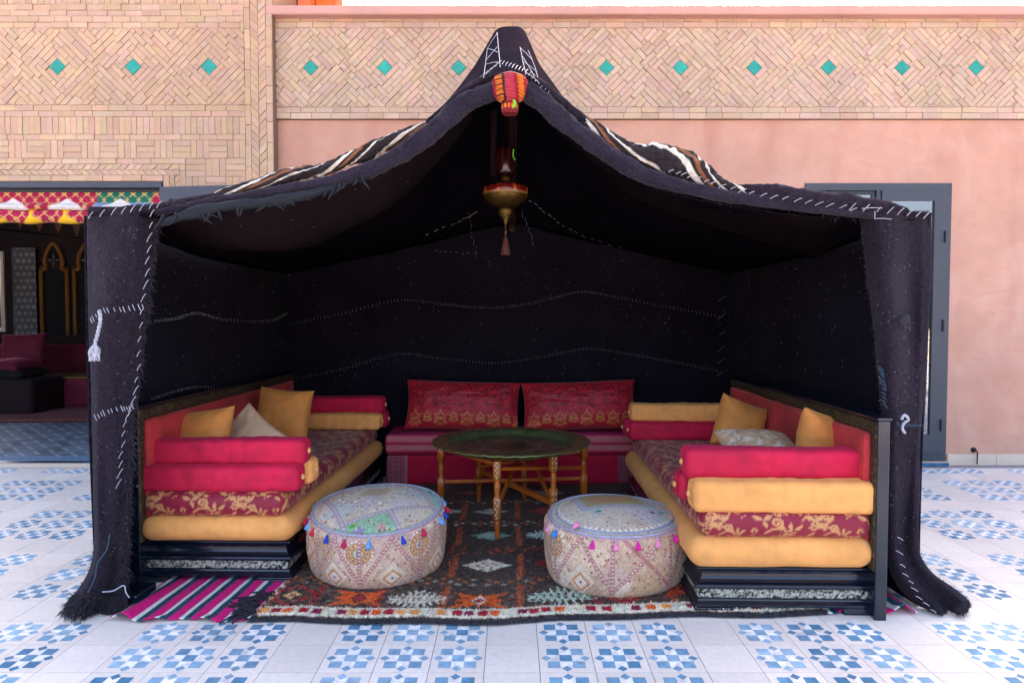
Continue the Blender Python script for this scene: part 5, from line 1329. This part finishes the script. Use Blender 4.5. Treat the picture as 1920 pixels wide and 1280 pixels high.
# buttons of the brocade mattress ends
# cushions
CG = 'loose cushions on the sofas'
def cush(px, py, Y, wd, ht, right, up, m, label, seed, th=.15):
    c = pillow('cushion', wd, ht, th, m, .010, seed); tag(c, label, 'cushion', CG); orient(c, at(px, py, Y), right, up); return c
cush(366, 832, 3.44, .46, .38, (.90, -.30, .12), (-.26, .42, .84), m_goldcush, 'gold velvet cushion nearest the front on the left sofa', 1)
cush(462, 838, 3.62, .38, .38, (.74, -.36, -.48), (.30, .34, .78), m_beigecush, 'pale beige cushion leaning between two gold ones on the left sofa', 2, .13)
cush(531, 779, 4.15, .37, .35, (.97, -.16, -.06), (-.03, .22, .97), m_goldcush, 'large upright gold velvet cushion at the middle of the left sofa', 3, .16)
cush(1386, 798, 3.86, .31, .31, (.88, .16, -.34), (.40, .25, .88), m_goldcush, 'gold velvet cushion leaning at the far part of the right sofa back', 4, .18)
cush(1552, 850, 3.16, .42, .40, (.84, .46, -.2), (.14, .12, .98), m_goldcush, 'gold velvet cushion nearest the front on the right sofa', 5, .19)
cvE = Canvas(.4, .4, 300, (206, 168, 130))
for k in range(60): cvE.leaf(random.uniform(0, .4), random.uniform(0, .4), random.uniform(0, 6.28), .05, .008, (222, 204, 184)); cvE.spiral(random.uniform(0, .4), random.uniform(0, .4), .02, 1.2, random.uniform(0, 6), .003, (176, 140, 108))
c = pillow('cushion', .40, .38, .15, m_print, .010, 6, lambda u, v: cvE.sample(u, v)); tag(c, 'beige patterned cushion lying flat on the right sofa', 'cushion', CG); orient(c, at(1430, 846, 3.32), (.95, .05, -.06), (.1, .90, .30))

# ---- low back sofa
cvm = Canvas(1.9, .62, 260, (134, 16, 66))
y = 0.0; MG, PU, PKc = (188, 16, 62), (140, 30, 76), (206, 98, 112)
for y0, y1, c in ((0, .035, MG), (.035, .085, PKc), (.085, .10, MG), (.10, .15, PKc), (.15, .168, MG), (.168, .21, PU), (.21, .235, MG), (.235, .275, PU), (.275, .30, MG), (.30, .36, PU), (.36, .62, MG)): cvm.rect(0, 1.9, y0, y1, c)
for y0 in (.06, .125):
    for k in range(68): cvm.ring(.014+k*.028, y0, .009, .0018, (206, 140, 130)); cvm.disc(.014+k*.028, y0, .003, (206, 140, 130)); cvm.disc(.028+k*.028, y0+.015, .003, (196, 120, 120)); cvm.disc(.028+k*.028, y0-.015, .003, (196, 120, 120))
for k in range(1500): cvm.seg(*(lambda x, y_: (x, y_, x+random.uniform(-.004, .004), y_+.03))(random.uniform(0, 1.9), random.uniform(.17, .34)), .0013, random.choice([(96, 40, 110), (190, 60, 110), (70, 20, 60)]), .5)
def backm(V, AX):
    h = .085; vv = np.where(AX//2 == 1, V[:, 2]+h, h*2+V[:, 1]+.33); return cvm.sample(V[:, 0]+.94, np.clip(vv, 0, .61))
cb_ = Canvas(1.9, .24, 240, (194, 12, 56))
for k in range(140): cb_.leaf(random.uniform(.2, 1.7), random.uniform(0, .24), random.uniform(0, 6.28), .02, .004, (120, 24, 70))
for x0 in (0.0, 1.74):
    cb_.rect(x0, x0+.16, 0, .24, (160, 74, 90)); cb_.rect(x0+.012, x0+.148, 0, .24, (140, 50, 74))
    for i in range(4):
        for j in range(7): cb_.ring(x0+.03+i*.034, .02+j*.034, .012, .002, (196, 130, 126))
    cb_.rect(x0+.145, x0+.158, 0, .24, (190, 120, 120))
BXc, BY0 = -.012, 4.9
bb = soft_box('base_mattress', (1.87, .66, .225), .035, .009, (BXc, BY0+.0, .125), (0, 0, 0), m_print, None, wr=.005, wsc=5, seed=7, colf=lambda V, AX: cb_.sample(V[:, 0]+.935, V[:, 2]+.115))
bb.location.y = BY0+.0; bb.matrix_basis = Matrix.Translation((BXc, BY0+.33-.0, .128))
bb.scale = (1, .62, 1); bb.matrix_basis = Matrix.LocRotScale(Vector((BXc, BY0+.2, .128)), None, Vector((1, .6, 1)))
tag(bb, 'plain crimson base mattress of the low seat at the back of the tent', 'mattress')
bm_ = soft_box('striped_mattress', (1.88, .66, .17), .05, .008, (0, 0, 0), (0, 0, 0), m_print, None, wr=.009, wsc=6, seed=8, colf=backm)
bm_.matrix_basis = Matrix.LocRotScale(Vector((BXc, BY0+.195, .322)), None, Vector((1, .63, 1)))
tag(bm_, 'magenta striped sari cloth mattress of the low seat at the back', 'mattress')
def palmette(cv, x, y, k, c):
    for a in (-1.1, -.55, 0, .55, 1.1): cv.leaf(x, y-.02*k, math.pi/2+a, .055*k, .007*k, c)
    cv.spiral(x-.028*k, y+.002*k, .018*k, 1.2, 0, .003*k, c, -1); cv.spiral(x+.028*k, y+.002*k, .018*k, 1.2, math.pi, .003*k, c, 1)
    cv.leaf(x, y-.02*k, -math.pi/2, .03*k, .005*k, c); cv.ring(x, y+.014*k, .012*k, .0025*k, c)
cvd = Canvas(.94, .40, 420, (184, 24, 46))
DK, GD = (98, 10, 26), (202, 128, 66)
def damask(cv, x, y, k, c, t=.0028):
    for sx in (-1, 1):
        P = [(x, y-.055*k), (x+sx*.02*k, y-.035*k), (x+sx*.042*k, y-.01*k), (x+sx*.044*k, y+.018*k), (x+sx*.026*k, y+.04*k), (x, y+.062*k)]
        q = smooth([(p[0], p[1], 0) for p in P], 20); cv.path([(float(v[0]), float(v[1])) for v in q], t, c)
        cv.spiral(x+sx*.02*k, y+.004*k, .015*k, 1.3, 0 if sx < 0 else math.pi, t*.85, c, sx); cv.spiral(x+sx*.052*k, y-.035*k, .016*k, 1.3, 1.5, t*.85, c, sx)
        cv.leaf(x+sx*.012*k, y+.03*k, math.pi/2-sx*.5, .03*k, .0055*k, c); cv.leaf(x+sx*.04*k, y+.03*k, math.pi/2-sx*.9, .03*k, .0055*k, c); cv.leaf(x+sx*.01*k, y-.05*k, -math.pi/2+sx*.9, .03*k, .005*k, c)
    cv.leaf(x, y-.03*k, math.pi/2, .05*k, .007*k, c); cv.leaf(x, y+.055*k, math.pi/2, .035*k, .006*k, c)
for k in range(5):
    x = .08+k*.2
    damask(cvd, x, .255, 1.15, DK); damask(cvd, x+.1, .285, .85, DK); damask(cvd, x, .075, .8, GD, .0032); damask(cvd, x+.1, .085, .55, GD, .003)
    cvd.path([(x+.1*t, .17+.03*math.sin(t*6.28)) for t in np.linspace(0, 2, 40)], .002, DK); cvd.spiral(x+.05, .175, .018, 1.3, 0, .0024, DK); cvd.spiral(x+.15, .185, .018, 1.3, 3, .0024, DK, -1); cvd.spiral(x+.05, .34, .02, 1.3, 1, .0024, DK, -1)
for k, (px, py, rgt, lab) in enumerate(((868, 760, (1, 0, -.03), 'left of the two damask back cushions at the rear of the tent'), (1086, 760, (1, 0, .035), 'right of the two damask back cushions at the rear of the tent'))):
    c = pillow('back_cushion', .875, .38, .24, m_broc, .0045, 20+k, lambda u, v: cvd.sample(u, v), .010, pk=.045); tag(c, lab, 'cushion', 'damask back cushions'); orient(c, at(px, py, 5.02), rgt, (0, .28, 1))

# ================================================================== TRAY TABLE
TX, TY, TZ, TR = -.005, 4.06, .488, .487
tb = thing('tray_table', 'round engraved brass tray table on turned wooden legs', 'table', (TX, TY, 0))
tcv = Canvas(1.0, 1.0, 340, (86, 94, 62))
tcv.ring(.5, .5, .44, .055, (128, 134, 84))  # rim highlight put into the colour, lighter than the flat
for k in range(700):
    a = random.uniform(0, 6.28); r_ = random.uniform(.39, .485); tcv.seg(.5+r_*math.cos(a), .5+r_*math.sin(a), .5+r_*math.cos(a)+random.uniform(-.012, .012), .5+r_*math.sin(a)+random.uniform(-.012, .012), .0022, random.choice([(30, 38, 28), (88, 92, 62), (110, 108, 70)]))
for r_ in (.1, .18, .27, .34, .352, .372): tcv.ring(.5, .5, r_, .003, (176, 178, 146))
for k in range(8):
    a = k*math.pi/4; cx_, cy_ = .5+.225*math.cos(a), .5+.225*math.sin(a); tcv.ring(cx_, cy_, .07, .003, (170, 174, 146)); tcv.ring(cx_, cy_, .055, .0025, (150, 156, 130)); tcv.flower(cx_, cy_, .045, 8, (80, 86, 70), (40, 44, 36))
    b = (k+3)*math.pi/4; tcv.seg(.5+.34*math.cos(a), .5+.34*math.sin(a), .5+.34*math.cos(b), .5+.34*math.sin(b), .0026, (160, 164, 136))
for k in range(500):
    a = random.uniform(0, 6.28); r_ = random.uniform(0, .34); x, y = .5+r_*math.cos(a), .5+r_*math.sin(a); tcv.seg(x, y, x+random.uniform(-.014, .014), y+random.uniform(-.014, .014), .0014, random.choice([(26, 30, 26), (98, 104, 86)]))
prof = [(0.0001, .0)]+[(r_, 0) for r_ in np.linspace(.012, .375, 40)]+[(.386, .006), (.395, .02), (.404, .032)]+[(r_, .035+.006*(r_-.41)/.07) for r_ in np.linspace(.415, .48, 10)]+[(TR, .04), (TR+.002, .036), (TR-.002, .031), (.41, .026), (.395, .0), (.37, -.006), (.001, -.006)]
nA = 220; pa = np.array(prof); ang = np.arange(nA)/nA*2*np.pi
PX = pa[:, 0:1]*np.cos(ang); PY = pa[:, 0:1]*np.sin(ang); PZ = pa[:, 1:2]+0*PX
PZ = PZ+np.where(pa[:, 0:1] > .475, .0025*np.sin(ang*36), 0)
Pg = np.stack([TX+PX, TY+PY, TZ+PZ-.018], -1)
tr = grid('brass_tray', Pg, m_tray, None, tcv.sample(PX+.5, PY+.5), False, True, True); tag(tr, 'large round engraved dark brass tray with raised rim', 'tray')
inl = Canvas(.03, .15, 700, (214, 184, 140))
for j in range(3):
    y0 = .008+j*.047; 
    inl.rect(0, .03, y0-.004, y0-.001, (30, 22, 18))
    inl.paint(0, .03, y0, y0+.044, lambda X, Y: np.where(np.abs(np.abs(X-.015)/.015-np.abs(Y-y0-.022)/.022) < .28, -1, 1)*.001, (28, 20, 18)); inl.diam(.015, y0+.022, .005, .008, (28, 20, 18))
lgs = [(-.083, 3.67, 1), (.245, 3.86, 1), (.462, 4.22, 0), (.085, 4.50, 0), (-.225, 4.44, 0), (-.448, 4.13, 0)]
lp, le = [], []
def sec(z0, z1, r, e):
    for z, q in ((z0, r*.8), (z0+.004, r), (z1-.004, r), (z1, r*.8)): lp.append((q, z)); le.append(e)
def rnd(zs):
    for r, z in zs: lp.append((r, z)); le.append(2)
rnd([(0, 0.013), (.010, .013), (.012, .02), (.017, .045), (.013, .06), (.016, .066), (.013, .072), (.017, .085), (.0185, .12), (.014, .128)])
sec(.132, .26, .021, 9)
rnd([(.014, .264), (.018, .27), (.014, .278), (.0185, .30), (.0185, .335), (.014, .345), (.018, .352), (.014, .358)])
sec(.362, .466, .021, 9)
first = None
for k, (x, y, inlay) in enumerate(lgs):
    a = math.atan2(y-TY, x-TX)
    if first is None:
        lg = lathe('leg', lp, 24, m_wood, tb, (0, 0, 0), le, world=True); first = lg
    else:
        lg = bpy.data.objects.new('leg', first.data); link(lg, tb)
    lg.matrix_basis = Matrix.Translation((x, y, 0)) @ Matrix.Rotation(a, 4, 'Z')
    if inlay:
        for z0, l in ((.14, .112), (.368, .092)):
            U, W = np.meshgrid(np.linspace(-.0145, .0145, 14), np.linspace(0, l, 50), indexing='ij')
            P = np.stack([U, np.full_like(U, -.0222), z0+W], -1)
            e = grid('inlay_panel', P, m_inlay, lg, inl.sample(U+.015, W*.15/l), world=False)
            e.matrix_basis = Matrix.Rotation(-a+R(8), 4, 'Z')
def bar(p, q, z0, z1, wd=.014, h=.02):
    p = np.array([p[0], p[1], z0]); q = np.array([q[0], q[1], z1]); d = (q-p)[:2]; d = d/np.linalg.norm(d); n_ = np.array([-d[1], d[0]])*wd/2
    V = []
    for e in (p, q):
        for sx, sz in ((-1, -1), (1, -1), (1, 1), (-1, 1)): V.append((e[0]+n_[0]*sx, e[1]+n_[1]*sx, e[2]+sz*h/2))
    poly('stretcher', V, [(0, 1, 2, 3), (7, 6, 5, 4), (0, 4, 5, 1), (1, 5, 6, 2), (2, 6, 7, 3), (3, 7, 4, 0)], m_wood, tb, bevel=.002)
bar(lgs[5], lgs[2], .232, .232); bar(lgs[0], lgs[3], .20, .40, .02); bar(lgs[1], lgs[4], .17, .235, .024, .03); bar(lgs[0], lgs[2], .42, .30, .016); bar(lgs[1], lgs[3], .15, .42, .02); bar(lgs[5], lgs[0], .445, .445); bar(lgs[2], lgs[4], .41, .255)

# ================================================================== POUFS
def pouf(name, cx, cy, rad, ht, seed, label, side_f, top_f, tassels, ang0, cols, tilt):
    t = thing(name, label, 'pouf', (cx, cy, .014), ang0, 'embroidered poufs')
    prof = [(.74, .0), (.86, .003), (.93, .014), (.965, .045), (.985, .09), (.998, .14), (1.0, .2), (.995, .245), (.97, .275), (.925, .294)]
    k = ht/.30; pp = smooth([(r, z, 0) for r, z in prof], 140)[:, :2]; nA = 760; a = np.arange(nA)/nA*2*np.pi
    rr__ = pp[:, 0]*rad; z_ = pp[:, 1]*k; s = np.cumsum(np.r_[0, np.hypot(np.diff(rr__), np.diff(z_))])
    A, Z = np.meshgrid(a, z_, indexing='xy'); Rr = rr__[:, None]*(1+.018*np.sin(A*3+seed)+.012*np.sin(A*8+seed*2)*np.sin(Z/ht*3.1))
    Rr = Rr+.003*(fbm(A*14, Z*40, seed)-.5)
    C = side_f.sample(A*.35, (s-s[0])[:, None]+0*A)
    Rr = Rr+.006*(C.mean(-1)-.45)+.004*np.sin(A*26+3*np.sin(Z*30))*np.clip(1-np.abs(Z/ht-.9)/.12, 0, 1)
    shr = lambda P: np.stack([P[..., 0], P[..., 1], P[..., 2]+tilt[0]*np.clip(P[..., 2]/ht, 0, 1.1)*(P[..., 0]*math.sin(ang0)+P[..., 1]*math.cos(ang0))], -1)
    P = shr(np.stack([Rr*np.cos(A), Rr*np.sin(A), Z], -1))
    grid('side', P, m_pouf, t, C, False, True, True, world=False)
    rt_ = rad*.905; n_ = 110; rl = np.linspace(0.0, 1, n_); A2, Q = np.meshgrid(a, rl, indexing='xy')
    zt = .296*k+.055*(1-Q**2.4)+.002*(fbm(Q*np.cos(A2)*18, Q*np.sin(A2)*18, seed)-.5)-.004*np.exp(-((Q-.93)/.03)**2)
    RQ = rt_*Q*(1+.018*np.sin(A2*3+seed)*Q)
    P = shr(np.stack([RQ*np.cos(A2), RQ*np.sin(A2), zt], -1))
    grid('top', P, m_pouf, t, top_f.sample(rt_*Q*np.cos(A2)+.36, rt_*Q*np.sin(A2)+.36), False, True, True, world=False)
    for rr2, zz2, c in ((.918, .297, (168, 166, 186)), (.935, .287, (186, 150, 150))):
        th = np.linspace(0, 2*np.pi, 121); q = np.stack([rad*rr2*(1+.018*np.sin(th*3+seed))*np.cos(th), rad*rr2*(1+.018*np.sin(th*3+seed))*np.sin(th), np.full(121, zz2*k)], 1); q = shr(q)
        tube('piping', q, .0055, M('piping%d' % int(zz2*1000), c, .8, nz=(90, .2)), t, 8, world=False)
    for j, (deg, c, up_) in enumerate(tassels):
        b = R(deg)-ang0; d = np.array([math.cos(b), math.sin(b), 0]); p = d*rad*.965*(1+.018*math.sin(b*3+seed))+np.array([0, 0, .29*k]); p = shr(p[None])[0]
        tz = thing('x', '', '') if False else None
        if up_: ax_ = -d*.8+np.array([0, 0, .25]); p = p+np.array([0, 0, .02])
        else: ax_ = d*.55+np.array([random.uniform(-.2, .2), random.uniform(-.2, .2), -1])
        ax_ = ax_/np.linalg.norm(ax_)
        q = np.array([p, p+ax_*.010, p+ax_*.014, p+ax_*.022, p+ax_*.034, p+ax_*.046, p+ax_*.047])
        tube('tassel', q, np.array([.003, .004, .0055, .008, .0125, .013, .003]), m_silk, t, 12, lin(c)[None], world=False)
        tube('tassel_knot', np.array([p-ax_*.004, p+ax_*.001, p+ax_*.006, p+ax_*.01]), np.array([.002, .0048, .0048, .002]), m_thread, t, 8, world=False)
    return t
EMB = [(222, 204, 184), (206, 180, 160), (214, 190, 178), (196, 168, 140), (210, 184, 190), (226, 216, 206), (200, 176, 170)]
def stitchwork(cv, n, seed, w, h, cols, l=.008):
    r = random.Random(seed)
    for _ in range(n):
        x, y = r.uniform(0, w), r.uniform(0, h); a = r.uniform(0, 3.14); cv.seg(x, y, x+l*math.cos(a), y+l*math.sin(a), .0011, r.choice(cols), .7)
def mirrors(cv, n, seed, w, h):
    r = random.Random(seed)
    for _ in range(n):
        x, y = r.uniform(0, w), r.uniform(0, h); cv.disc(x, y, .0058, r.choice([(196, 130, 110), (190, 140, 90), (170, 120, 130), (214, 176, 140)])); cv.disc(x, y, .0027, r.choice([(90, 44, 44), (70, 60, 60), (110, 50, 40), (84, 90, 90)]))
def band(cv, x0, y0, x1, y1, c=(166, 112, 112), w_=.009, dots=True):
    cv.seg(x0, y0, x1, y1, w_, c); cv.seg(x0, y0, x1, y1, w_*.62, (206, 160, 156)); cv.seg(x0, y0, x1, y1, w_*.3, c)
    if dots:
        n = max(2, int(math.hypot(x1-x0, y1-y0)/.018))
        for k in range(n+1): cv.seg(x0+(x1-x0)*k/n-.003, y0+(y1-y0)*k/n, x0+(x1-x0)*k/n+.003, y0+(y1-y0)*k/n+.001, .0024, (232, 230, 234))
def medallion(cv, x, y, r):
    cv.disc(x, y, r*1.25, (216, 214, 222)); 
    for k in range(20):
        a = k/20*6.283; cv.leaf(x+r*1.1*math.cos(a), y+r*1.1*math.sin(a), a, r*.22, .004, (186, 130, 90))
    cv.ring(x, y, r, .005, (186, 140, 100)); cv.ring(x, y, r*.74, .009, (206, 176, 140))
    for k in range(12):
        a = k/12*6.283; cv.disc(x+r*.78*math.cos(a), y+r*.78*math.sin(a), .0055, (190, 120, 100)); cv.disc(x+r*.78*math.cos(a), y+r*.78*math.sin(a), .003, (80, 50, 50))
    cv.ring(x, y, r*.5, .006, (180, 148, 110)); cv.flower(x, y, r*.36, 6, (120, 150, 140), (80, 90, 90))
SW, SH = 2*math.pi*.35, .46
def side_canvas(seed, flip):
    cv = Canvas(SW, SH, 420, (200, 176, 158), True); r = random.Random(seed)
    for k in range(60):
        x, y = r.uniform(0, SW), r.uniform(0, SH); cv.diam(x, y, r.uniform(.05, .13), r.uniform(.05, .12), r.choice(EMB), .75)
    stitchwork(cv, 9000, seed, SW, SH, [(160, 116, 106), (226, 214, 200), (176, 140, 96), (160, 128, 140), (124, 110, 112), (236, 226, 222), (190, 126, 116)])
    mirrors(cv, 420, seed+1, SW, SH)
    k = 0; x = .0
    while x < SW-.05:
        w_ = r.choice([.26, .3, .34]); w_ = min(w_, SW-x)
        ty = r.choice([0, 1, 2]) if k % 2 else 0
        y0, y1 = .10, .40
        if ty == 0: band(cv, x, y0, x+w_/2, y1-.06); band(cv, x+w_/2, y1-.06, x+w_, y0)
        elif ty == 1: medallion(cv, x+w_/2, .25, .055); band(cv, x+.02, .12, x+w_/2, .12+.0, dots=False); band(cv, x+.0, .25, x+w_/2, .38, (176, 128, 92), .007, False); band(cv, x+w_/2, .38, x+w_, .25, (176, 128, 92), .007, False); band(cv, x, .25, x+w_/2, .12, (176, 128, 92), .007, False); band(cv, x+w_/2, .12, x+w_, .25, (176, 128, 92), .007, False)
        else: band(cv, x, y0, x+w_, y1); band(cv, x+w_, y0, x, y1, dots=False)
        band(cv, x, .08, x, .40)
        if ty == 0:
            cv.diam(x+w_/2, .14, .07, .075, (222, 208, 196)); cv.diam(x+w_/2, .13, .05, .05, (206, 150, 100)); cv.diam(x+w_/2, .13, .035, .036, (226, 214, 210)); cv.disc(x+w_/2, .13, .006, (110, 50, 60))
            if r.random() < .7: medallion(cv, x+w_*.98, .27, .055)
        x += w_; k += 1
    stitchwork(cv, 5200, seed+5, SW, SH, [(226, 214, 206), (166, 124, 124), (110, 92, 98), (150, 110, 70), (206, 190, 180)], .006)
    cv.rect(0, SW, .365, .385, (206, 160, 140)); cv.rect(0, SW, .40, .46, (190, 170, 176)); cv.rect(0, SW, 0, .06, (170, 140, 140), .6); cv.noise(9, .12, seed); mn = cv.A.mean((0, 1)); cv.A = np.clip(mn+1.12*(cv.A-mn), .02, .95)*np.array([.98, .88, .76])
    return cv
def top_canvas(seed, kind):
    cv = Canvas(.72, .72, 420, (206, 198, 190)); r = random.Random(seed)
    cols = [(190, 190, 206), (214, 204, 196), (196, 186, 176), (206, 198, 210), (186, 196, 206)]
    for k in range(26): cv.diam(r.uniform(0, .72), r.uniform(0, .72), r.uniform(.05, .12), r.uniform(.05, .12), r.choice(cols), .8)
    if kind == 0:
        cv.rect(.10, .36, .02, .2, (150, 192, 168)); cv.flower(.2, .12, .03, 5, (150, 130, 190)); cv.flower(.3, .1, .025, 5, (206, 150, 160)); cv.leaf(.16, .16, .3, .05, .012, (110, 170, 90)); cv.rect(.62, .72, .2, .5, (156, 196, 190)); cv.leaf(.64, .4, .5, .05, .012, (20, 120, 110))
        stitchwork(cv, 3600, seed, .72, .72, [(160, 120, 106), (240, 236, 236), (130, 142, 168), (176, 146, 96), (230, 224, 220), (120, 96, 96)], .010)
        mirrors(cv, 160, seed, .72, .72)
        for a, b, c, d in ((.14, .05, .14, .7), (.60, .05, .60, .7), (.14, .2, .6, .2), (.37, .02, .37, .2)): band(cv, a, b, c, d, (150, 160, 190), .012)
        for k in range(4):
            p = [(.37, .27), (.57, .43), (.37, .59), (.17, .43)]; a, b = p[k], p[(k+1) % 4]; band(cv, *a, *b, (170, 168, 180), .009); [cv.disc(a[0]+(b[0]-a[0])*t, a[1]+(b[1]-a[1])*t, .0085, (244, 244, 248)) for t in (.15, .4, .65, .9)]
        cv.diam(.37, .43, .09, .07, (176, 156, 130), .7)
    else:
        stitchwork(cv, 3600, seed, .72, .72, [(160, 120, 120), (240, 236, 240), (130, 142, 172), (176, 150, 120), (222, 190, 196), (120, 104, 110)], .010); mirrors(cv, 110, seed, .72, .72)
        cv.rect(.22, .52, .34, .54, (170, 160, 130)); cv.rect(.26, .48, .38, .5, (186, 140, 110), .7)
        for a, b, c, d in ((.2, .32, .54, .32), (.2, .56, .54, .56), (.2, .32, .2, .56), (.54, .32, .54, .56)): band(cv, a, b, c, d, (130, 160, 196), .012)
        for k in range(64):
            a = k/64*6.283; cv.disc(.36+.27*math.cos(a), .36+.27*math.sin(a), .006, (240, 242, 248)); cv.seg(.36+.285*math.cos(a), .36+.285*math.sin(a), .36+.285*math.cos(a+.1), .36+.285*math.sin(a+.1), .003, (120, 150, 200))
            cv.disc(.36+.31*math.cos(a+.05), .36+.31*math.sin(a+.05), .008, (206, 176, 170)); cv.disc(.36+.31*math.cos(a+.05), .36+.31*math.sin(a+.05), .003, (110, 80, 90))
        cv.leaf(.24, .27, .2, .04, .01, (40, 150, 150)); cv.leaf(.5, .25, -.3, .03, .009, (80, 70, 160)); cv.leaf(.55, .26, .2, .035, .01, (70, 170, 180))
    for k in range(150):
        a = k/150*6.283; cv.seg(.36+.318*math.cos(a), .36+.318*math.sin(a), .36+.332*math.cos(a), .36+.332*math.sin(a), .0025, (206, 212, 232))
    mn = cv.A.mean((0, 1)); cv.A = np.clip(mn+1.12*(cv.A-mn), .02, .9)*np.array([1.06, .95, .8])
    return cv
RDt, DB, LB, PK, MGt = (196, 12, 64), (24, 60, 170), (96, 160, 224), (236, 140, 176), (226, 12, 150)
pouf('patchwork_pouf', -.678, 3.295, .347, .30, 1.0, 'round cream patchwork pouf with red and blue tassels in front of the left sofa', side_canvas(51, 0), top_canvas(61, 0),
     [(197, RDt, 0), (206, LB, 0), (219, RDt, 0), (238, DB, 0), (256, RDt, 0), (275, LB, 0), (300, DB, 0), (320, RDt, 0), (343, LB, 0), (357, DB, 0), (9, RDt, 0), (25, LB, 0), (55, DB, 0), (165, LB, 0), (140, RDt, 0)], .5, None, (.12, 0))
pouf('patchwork_pouf', .497, 3.195, .346, .295, 2.4, 'round cream patchwork pouf with pink tassels in front of the right sofa', side_canvas(52, 1), top_canvas(62, 1),
     [(198, PK, 0), (212, (30, 130, 210), 0), (228, PK, 1), (246, MGt, 0), (263, PK, 0), (280, MGt, 0), (297, PK, 0), (316, MGt, 0), (342, DB, 0), (30, PK, 0), (150, MGt, 0)], .15, None, (.03, 0))
